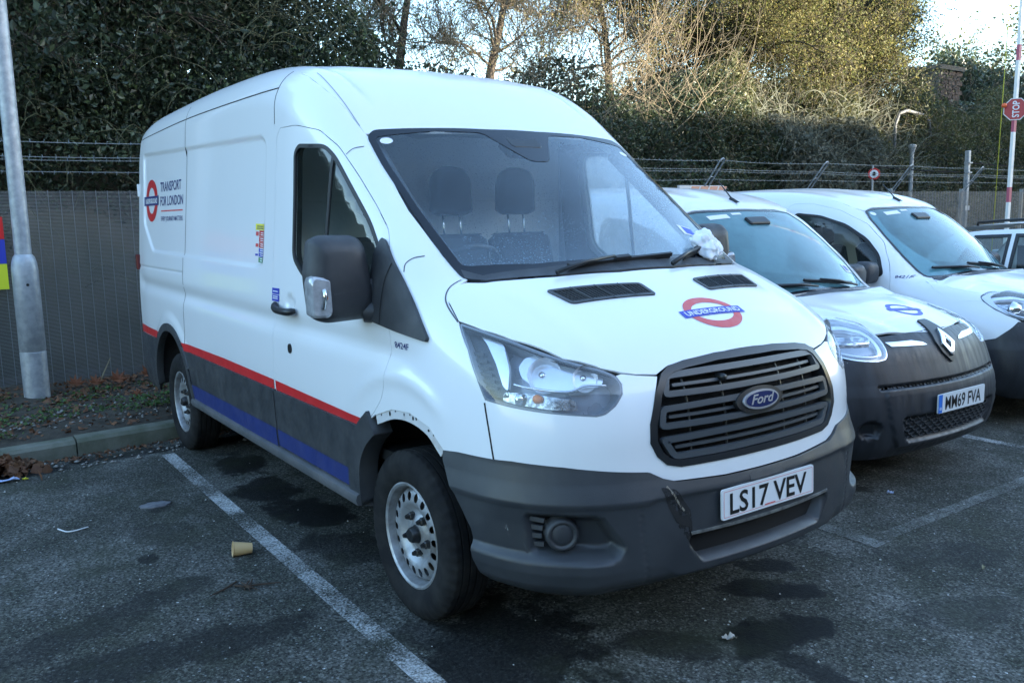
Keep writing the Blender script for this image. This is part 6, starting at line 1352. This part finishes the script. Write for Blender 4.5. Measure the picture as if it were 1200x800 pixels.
def grow(starts, dirs, lengths, k=7, wander=.25, droop=0., r0=.01, taper=.15):
    n = len(starts); P = np.zeros((n, k, 3)); P[:, 0] = starts; d = unit(np.asarray(dirs, float)); st = (np.asarray(lengths)/(k-1))[:, None]
    for i in range(1, k): d = unit(d+wander*rng.normal(size=(n, 3))*.6+[0, 0, -droop*i/k]); P[:, i] = P[:, i-1]+d*st
    t = np.linspace(0, 1, k); rr = np.broadcast_to(np.asarray(r0).reshape(-1, 1), (n, 1))*(1-(1-taper)*t)[None]; return P, rr, d
def pick(P, m, lo=.2, hi=1.0):
    """random points along stems with local direction"""
    n, k, _ = P.shape; i = rng.integers(0, n, m); t = rng.uniform(lo, hi, m)*(k-1.001); j = t.astype(int); f = (t-j)[:, None]; return P[i, j]*(1-f)+P[i, j+1]*f, unit(P[i, j+1]-P[i, j])
def tree(name, label, cat, x, y, z0, h, spread, leafm, nleaf, lsize, twigm, ntwig, lean=(0, 0), trunk_r=.14, clump=.25, leaf_lo=.15, group='trees on the bank behind the fence', limbs=9, crown_top=None, twig_len=.9, seedless=0):
    t = thing(name, label, cat, (x, y, z0), 0, group); nst = 3 if cat == 'bush' else 1
    st = np.zeros((nst, 3))+rng.normal(size=(nst, 3))*[.15, .15, 0]; P, r, d = grow(st, np.array([[lean[0], lean[1], 1.0]]*nst)+rng.normal(size=(nst, 3))*.12, np.full(nst, h*.8), 12, .12, 0, trunk_r, .25); tubes(P, r, M_BARK, 'trunk', t, 8)
    s1, d1 = pick(P, limbs, .15, .95); ang = rng.uniform(0, 2*PI, limbs); dd = np.stack([np.cos(ang), np.sin(ang), rng.uniform(.15, 1.0, limbs)], 1); P1, r1, _ = grow(s1, dd, rng.uniform(.6, 1.0, limbs)*spread, 9, .3, 0, trunk_r*.30, .15)
    s2, d2 = pick(P1, limbs*5, .15, 1.); P2, r2, _ = grow(s2, unit(d2+.9*rng.normal(size=(limbs*5, 3))+[0, 0, .25]), rng.uniform(.4, 1.0, limbs*5)*spread*.55, 7, .35, 0, trunk_r*.14, .3)
    tag(tubes(P1, r1, M_BARK, 'limbs', t, 6), kind='stuff'); tag(tubes(P2, r2, twigm, 'branches', t, 4), kind='stuff')
    s3, d3 = pick(P2, ntwig, .1, 1.); P3, r3, _ = grow(s3, unit(d3+.9*rng.normal(size=(ntwig, 3))+[0, 0, .2]), rng.uniform(.35, .9, ntwig)*twig_len, 7, .55, 0, .0050, .35); o = tubes(P3, r3, twigm, 'twigs', t, 3); tag(o, kind='stuff')
    if nleaf:
        c, _ = pick(P3, nleaf, leaf_lo, 1.); c2 = c+rng.normal(size=c.shape)*clump*rng.uniform(.2, 1., (nleaf, 1)); o = leaves('crown', c2, lsize, leafm, t); tag(o, kind='stuff')
    return t
def bz(x, y): return bankz(x, y)-.1
def mass(name, label, cat, pts, size, m, clumps=None):
    o = leaves(name, pts, size, m); return tag(o, label, cat, kind='stuff')
# dark ivy wall on the left (about y -5..4), many leaves near the front surface
def cloud(n, y0, y1, depth, topf, botf, lump=.8, bias=.0):
    y = rng.uniform(y0, y1, n); top = np.array([topf(v) for v in y]); bot = np.array([botf(v) for v in y]); z = bot+(top-bot)*rng.uniform(0, 1, n)
    wob = np.array([mn.noise(Vector((a*.55, b*.75, 3.1)))*lump+mn.noise(Vector((a*1.7, b*1.9, 7.7)))*.35*lump for a, b in zip(y, z)])
    x = -7.2-.42*np.maximum(z-1.2, 0)-depth*rng.uniform(0, 1, n)**1.6+wob; return np.stack([x, y, z], 1), wob
trees = [
 ('ivy_tree','tall ivy-smothered tree filling the top left corner behind the lamp post','tree',-9.0,-3.4,7.2,2.3,L_DARK,26000,.075,M_TWD,1500),
 ('ivy_tree','dense dark evergreen tree just right of the lamp post','tree',-9.4,-1.2,7.8,2.4,L_DARK,30000,.075,M_TWD,1500),
 ('ivy_tree','dark ivy-covered tree directly above the rear end of the large van','tree',-9.6,.9,8.0,2.4,L_IVY,30000,.07,M_TWD,1600),
 ('ivy_tree','dark tree with pale arching stems above the roof of the large van','tree',-9.8,1.8,7.8,1.7,L_IVY,24000,.065,M_TWD,2000),
]
for (n_, lb, ct, x, y, h, sp, lm, nl, ls, tm, ntw) in trees: tree(n_, lb, ct, x, y, bz(x, y), h-bz(x, y)+.6, sp, lm, nl, ls, tm, ntw, limbs=14, clump=.30)
bare = [
 ('bare_tree','thin bare tree with sky showing through, first beyond the dark evergreens','tree',-11.0,5.0,7.6,2.4,None,0,.05,M_TWP,2600),
 ('bare_tree','bare upright tree with a stout trunk in the middle of the bright gap','tree',-11.6,7.2,8.2,2.4,L_GOLD,6000,.045,M_TWP,3300),
 ('bare_tree','bare spreading tree with many fine pale branches, right of the bright gap','tree',-11.0,9.8,7.8,2.4,L_GOLD,20000,.05,M_TWP,4200)]
for (n_, lb, ct, x, y, h, sp, lm, nl, ls, tm, ntw) in bare: tree(n_, lb, ct, x, y, bz(x, y), h-bz(x, y)+.3, sp, lm, nl, ls, tm, ntw, limbs=16, twig_len=1.1, trunk_r=.10)
gold = [
 ('scrub_tree','twiggy scrub tree with sunlit golden leaves, left of the sunlit patch','tree',-10.2,12.0,8.0,2.6,L_GOLD,52000,.05,M_TWG,4200),
 ('scrub_tree','twiggy scrub tree catching the most sun in the middle right','tree',-10.4,14.6,8.6,2.7,L_GOLD,56000,.05,M_TWG,4600),
 ('scrub_tree','olive green scrub tree left of the brick stack','tree',-10.8,17.2,9.0,2.8,L_OLIVE,44000,.055,M_TWG,4200),
 ('scrub_tree','feathery-edged scrub tree standing against the white sky','tree',-11.2,19.2,8.8,2.4,L_OLIVE,36000,.06,M_TWG,4200)]
for (n_, lb, ct, x, y, h, sp, lm, nl, ls, tm, ntw) in gold: tree(n_, lb, ct, x, y, bz(x, y), h-bz(x, y), sp, lm, nl, ls, tm, ntw, limbs=16, clump=.22, twig_len=1.2)
far = [
 ('dark_tree','dark evergreen tree beyond the brick stack, under the open sky','tree',-16,32,6.9,3.0,L_DARK,22000,.16,M_TWD,1200),
 ('dark_tree','dark evergreen tree with a rounded top, left of the barrier pole','tree',-14.3,35.5,7.2,3.2,L_DARK,26000,.16,M_TWD,1200),
 ('golden_tree','pale golden feathery tree behind the stop sign','tree',-18.5,41,10.2,3.4,L_GOLD,12000,.12,M_TWG,5000),
 ('golden_tree','golden olive tree rising at the right edge of the photo','tree',-15.0,43,11.2,3.6,L_GOLD,14000,.13,M_TWG,5000)]
for (n_, lb, ct, x, y, h, sp, lm, nl, ls, tm, ntw) in far: tree(n_, lb, ct, x, y, bz(x, y), h-bz(x, y), sp, lm, nl, ls, tm, ntw, limbs=16, clump=.4, twig_len=1.4, group='trees far beyond the car park')
# the undergrowth and ivy curtain: nobody could count its leaves
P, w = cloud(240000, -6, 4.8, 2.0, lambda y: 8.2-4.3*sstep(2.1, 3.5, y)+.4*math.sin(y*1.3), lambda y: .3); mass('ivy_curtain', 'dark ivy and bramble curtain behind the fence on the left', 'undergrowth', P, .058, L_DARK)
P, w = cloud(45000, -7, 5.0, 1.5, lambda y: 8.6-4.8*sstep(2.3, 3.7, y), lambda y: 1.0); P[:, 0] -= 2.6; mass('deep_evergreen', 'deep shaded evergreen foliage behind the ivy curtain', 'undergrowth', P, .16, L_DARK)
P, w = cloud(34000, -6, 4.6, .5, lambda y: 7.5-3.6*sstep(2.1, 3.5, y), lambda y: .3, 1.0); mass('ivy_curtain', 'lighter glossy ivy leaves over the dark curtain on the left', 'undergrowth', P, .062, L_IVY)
P, w = cloud(60000, 4.6, 11.5, .9, lambda y: 3.9+.35*math.sin(y*2.1), lambda y: .4); mass('bramble_bank', 'low dark green bramble bank behind the large van roof', 'undergrowth', P, .062, L_IVY)
P, w = cloud(80000, 9.5, 24, .9, lambda y: 4.4+.5*math.sin(y*1.2), lambda y: .4); mass('bramble_bank', 'olive bramble bank behind the small vans', 'undergrowth', P, .060, L_OLIVE)
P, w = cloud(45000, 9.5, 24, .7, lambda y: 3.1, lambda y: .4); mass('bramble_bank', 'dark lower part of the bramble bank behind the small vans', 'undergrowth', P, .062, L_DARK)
P, w = cloud(40000, 22, 46, 2.0, lambda y: 4.0, lambda y: .3); P[:, 0] += .5; mass('far_hedge', 'dark hedge beyond the fence on the far right', 'undergrowth', P, .13, L_DARK)
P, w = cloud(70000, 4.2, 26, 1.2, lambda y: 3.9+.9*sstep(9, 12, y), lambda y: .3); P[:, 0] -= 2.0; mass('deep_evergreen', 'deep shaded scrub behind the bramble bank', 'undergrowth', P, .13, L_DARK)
L_LIGHT = leaf_mat('light_bramble_leaf', [(.05,.075,.03),(.08,.115,.04),(.12,.16,.055)], .55)
P, w = cloud(9000, -5.5, 4.2, .3, lambda y: 6.0, lambda y: .6, 1.0); P = P[np.array([mn.noise(Vector((.3, p[1]*.9, p[2]*.8))) > .08 for p in P])]; P[:, 0] += .15; mass('light_bramble', 'lighter green bramble leaves in patches over the dark ivy on the left', 'undergrowth', P, .05, L_LIGHT)
# arching bramble and bare stems through the curtain
def stems(n, y0, y1, z0, z1, L, m, r, label, droop=.9, wander=.3, name='bramble_stems'):
    s, w = cloud(n, y0, y1, .6, lambda y: z1, lambda y: z0); s[:, 0] += .15; d = unit(np.stack([rng.uniform(.0, .5, n), rng.normal(size=n), rng.uniform(.2, 1.2, n)], 1)); P, rr, _ = grow(s, d, rng.uniform(.5, 1., n)*L, 9, wander, droop, r, .3); o = tubes(P, rr, m, name, None, 3); return tag(o, label, 'stems', kind='stuff')
stems(330, -6, 4.6, .8, 4.6, 1.5, M_BRM, .0065, 'arching bramble stems over the dark ivy on the left')
stems(240, .9, 3.3, 3.8, 6.0, 1.9, M_BRM, .008, 'pale arching stems above the large van roof', .5)
stems(300, 3.6, 9.5, 3.0, 4.4, 3.0, M_TWP, .006, 'tall bare pale stems against the bright sky above the large van', -.25, .22)
stems(1300, 5, 24, .8, 4.8, 1.5, M_TWG, .006, 'tangle of brown stems behind the small vans', .6)
stems(500, 11, 16, 1.6, 3.8, 1.4, mat('bramble_stem_grey', (.13,.14,.105), .85), .007, 'grey green buddleia stems behind the nearer small van', .35, .2)
P, w = cloud(9000, 11.2, 14.6, .3, lambda y: 3.5, lambda y: 1.2, .5); P[:, 0] += .3; mass('buddleia_bush', 'pale grey green bush behind the fence above the nearer small van', 'bush', P, .085, L_GREY)
# weeds, gravel and dead leaves on the verge
def ground_pts(n, x0, x1, y0, y1, z=.13): return np.stack([rng.uniform(x0, x1, n), rng.uniform(y0, y1, n), np.full(n, z)], 1)
c = ground_pts(420, -5.7, -3.95, -3.2, .2); c = c[[mn.noise(Vector((p[0]*1.6, p[1]*1.6, 5))) > -.12 for p in c]]
P = np.repeat(c, 16, 0)+rng.normal(size=(len(c)*16, 3))*[.045, .045, .012]+[0, 0, .022]; tag(leaves('verge_weeds', P, .026, L_PLANT, up=2.2, aspect=.75), 'small green weeds growing on the soil verge', 'weeds', kind='stuff')
P = ground_pts(5200, -6.0, -3.92, -3.5, .5); P[:, 2] += rng.uniform(0, .02, len(P))+(-P[:, 0]-4.2).clip(0)*.022-.01; k_ = rng.uniform(size=len(P)) < .35+.65*((-P[:, 0]-3.9)/2.1); tag(leaves('leaf_litter', P[k_], .045, L_DEAD, up=2.5, aspect=.7), 'brown leaf litter scattered over the verge', 'leaf litter', kind='stuff')
P = np.stack([rng.normal(-3.50, .10, 330), rng.normal(-2.20, .13, 330), rng.uniform(.01, .10, 330)], 1); P[:, 2] *= np.exp(-((P[:, 1]+2.2)/.22)**2); P[:, 2] += .012; tag(leaves('leaf_pile', P, .075, L_DEAD, up=.8, aspect=.75), 'heap of brown dead leaves in the gutter at the left edge', 'leaf pile', kind='stuff')
P = np.stack([-3.70-.09*(-1.0)+.0*rng.uniform(size=700)+np.abs(rng.normal(0, .09, 700))-.10, rng.uniform(-2.3, .6, 700), np.full(700, .010)], 1); P[:, 0] = np.array([KX(y) for y in P[:, 1]])+np.abs(rng.normal(.03, .09, 700)); tag(leaves('gutter_litter', P, .028, L_DEAD, up=3, aspect=.6), 'fine brown leaf debris along the foot of the kerb', 'leaf litter', kind='stuff')
M_PEB = mat('pebbles', (.13,.125,.115), .85, c2=(.30,.29,.27), scale=30)
V = []; F = []
pts = np.vstack([ground_pts(520, -5.6, -4.0, -2.6, .2, .135), np.stack([rng.uniform(-3.7, -3.3, 120), rng.uniform(-2.3, .3, 120), np.full(120, .008)], 1)])
for q in pts:
    r = rng.uniform(.006, .022); b = len(V); sc = rng.uniform(.6, 1.3, 3)*[1, 1, .6]*r
    for v in ((1,0,0),(-1,0,0),(0,1,0),(0,-1,0),(0,0,1),(0,0,-1)): V.append(q+np.array(v)*sc*rng.uniform(.8, 1.2))
    F += [(b+0,b+2,b+4),(b+2,b+1,b+4),(b+1,b+3,b+4),(b+3,b+0,b+4),(b+2,b+0,b+5),(b+1,b+2,b+5),(b+3,b+1,b+5),(b+0,b+3,b+5)]
tag(mk('verge_stones', V, F, M_PEB, smooth=True), 'small pale stones on the verge and in the gutter', 'gravel', kind='stuff')
pts = np.stack([rng.uniform(-3.6, 2.4, 420), rng.uniform(-3.2, 5.5, 420), np.full(420, .004)], 1); V = []; F = []
for q in pts:
    r = rng.uniform(.0025, .0065); b = len(V)
    for v in ((1,0,0),(-1,0,0),(0,1,0),(0,-1,0),(0,0,1)): V.append(q+np.array(v)*r*rng.uniform(.7, 1.3))
    F += [(b+0,b+2,b+4),(b+2,b+1,b+4),(b+1,b+3,b+4),(b+3,b+0,b+4)]
tag(mk('loose_grit', V, F, mat('pale_grit', (.40,.40,.38), .8), smooth=False), 'loose pale grit scattered on the asphalt', 'grit', kind='stuff')
# the large sycamore leaves one can pick out at the foot of the fence
def big_leaf():
    pts = []
    for i in range(5):
        a = R(-80+40*i)+PI/2; pts += [(.055*math.cos(a-.30), .055*math.sin(a-.30)), (.10*math.cos(a), .10*math.sin(a)), (.055*math.cos(a+.30), .055*math.sin(a+.30))]
    pts.append((0,-.03)); V = [(0,0,.012)]+[(x, y, .0+.03*(i % 3 == 1)) for i, (x, y) in enumerate(pts)]; n = len(pts); return V, [(0, 1+i, 1+(i+1) % n) for i in range(n)]
Vb, Fb = big_leaf(); M_BL = mat('sycamore_leaf', (.24,.085,.038), .8, c2=(.16,.06,.03), scale=12)
for (y, x, z, s, lb) in ((-.74,-5.55,.22,1.15,'largest orange-brown dead sycamore leaf at the foot of the fence, nearest the van'),(-1.02,-5.50,.21,1.1,'curled brown sycamore leaf at the fence foot, left of the largest one'),(-1.20,-5.55,.20,.85,'small brown sycamore leaf midway between the lamp post and the van'),(-.98,-4.95,.16,.55,'small pale orange leaf lying on the verge in front of the fence leaves'),(-1.36,-5.62,.20,.9,'dark brown curled leaf close to the lamp post foot')):
    item('sycamore_leaf', lb, 'leaf', Vb, Fb, M_BL, (x, y, z), (R(55), R(10*s), R(70+40*s)), group='large dead leaves by the fence').scale = (s, s, s)
b = MB(); b.tube([(-5.6,-1.20,.12),(-5.55,-1.11,.33),(-5.53,-1.07,.42)], [.008,.006,.004], 5); tag(b.build('straw_stalk', mat('straw', (.30,.26,.17), .8)), 'pale broken stalk leaning against the fence', 'stalk')
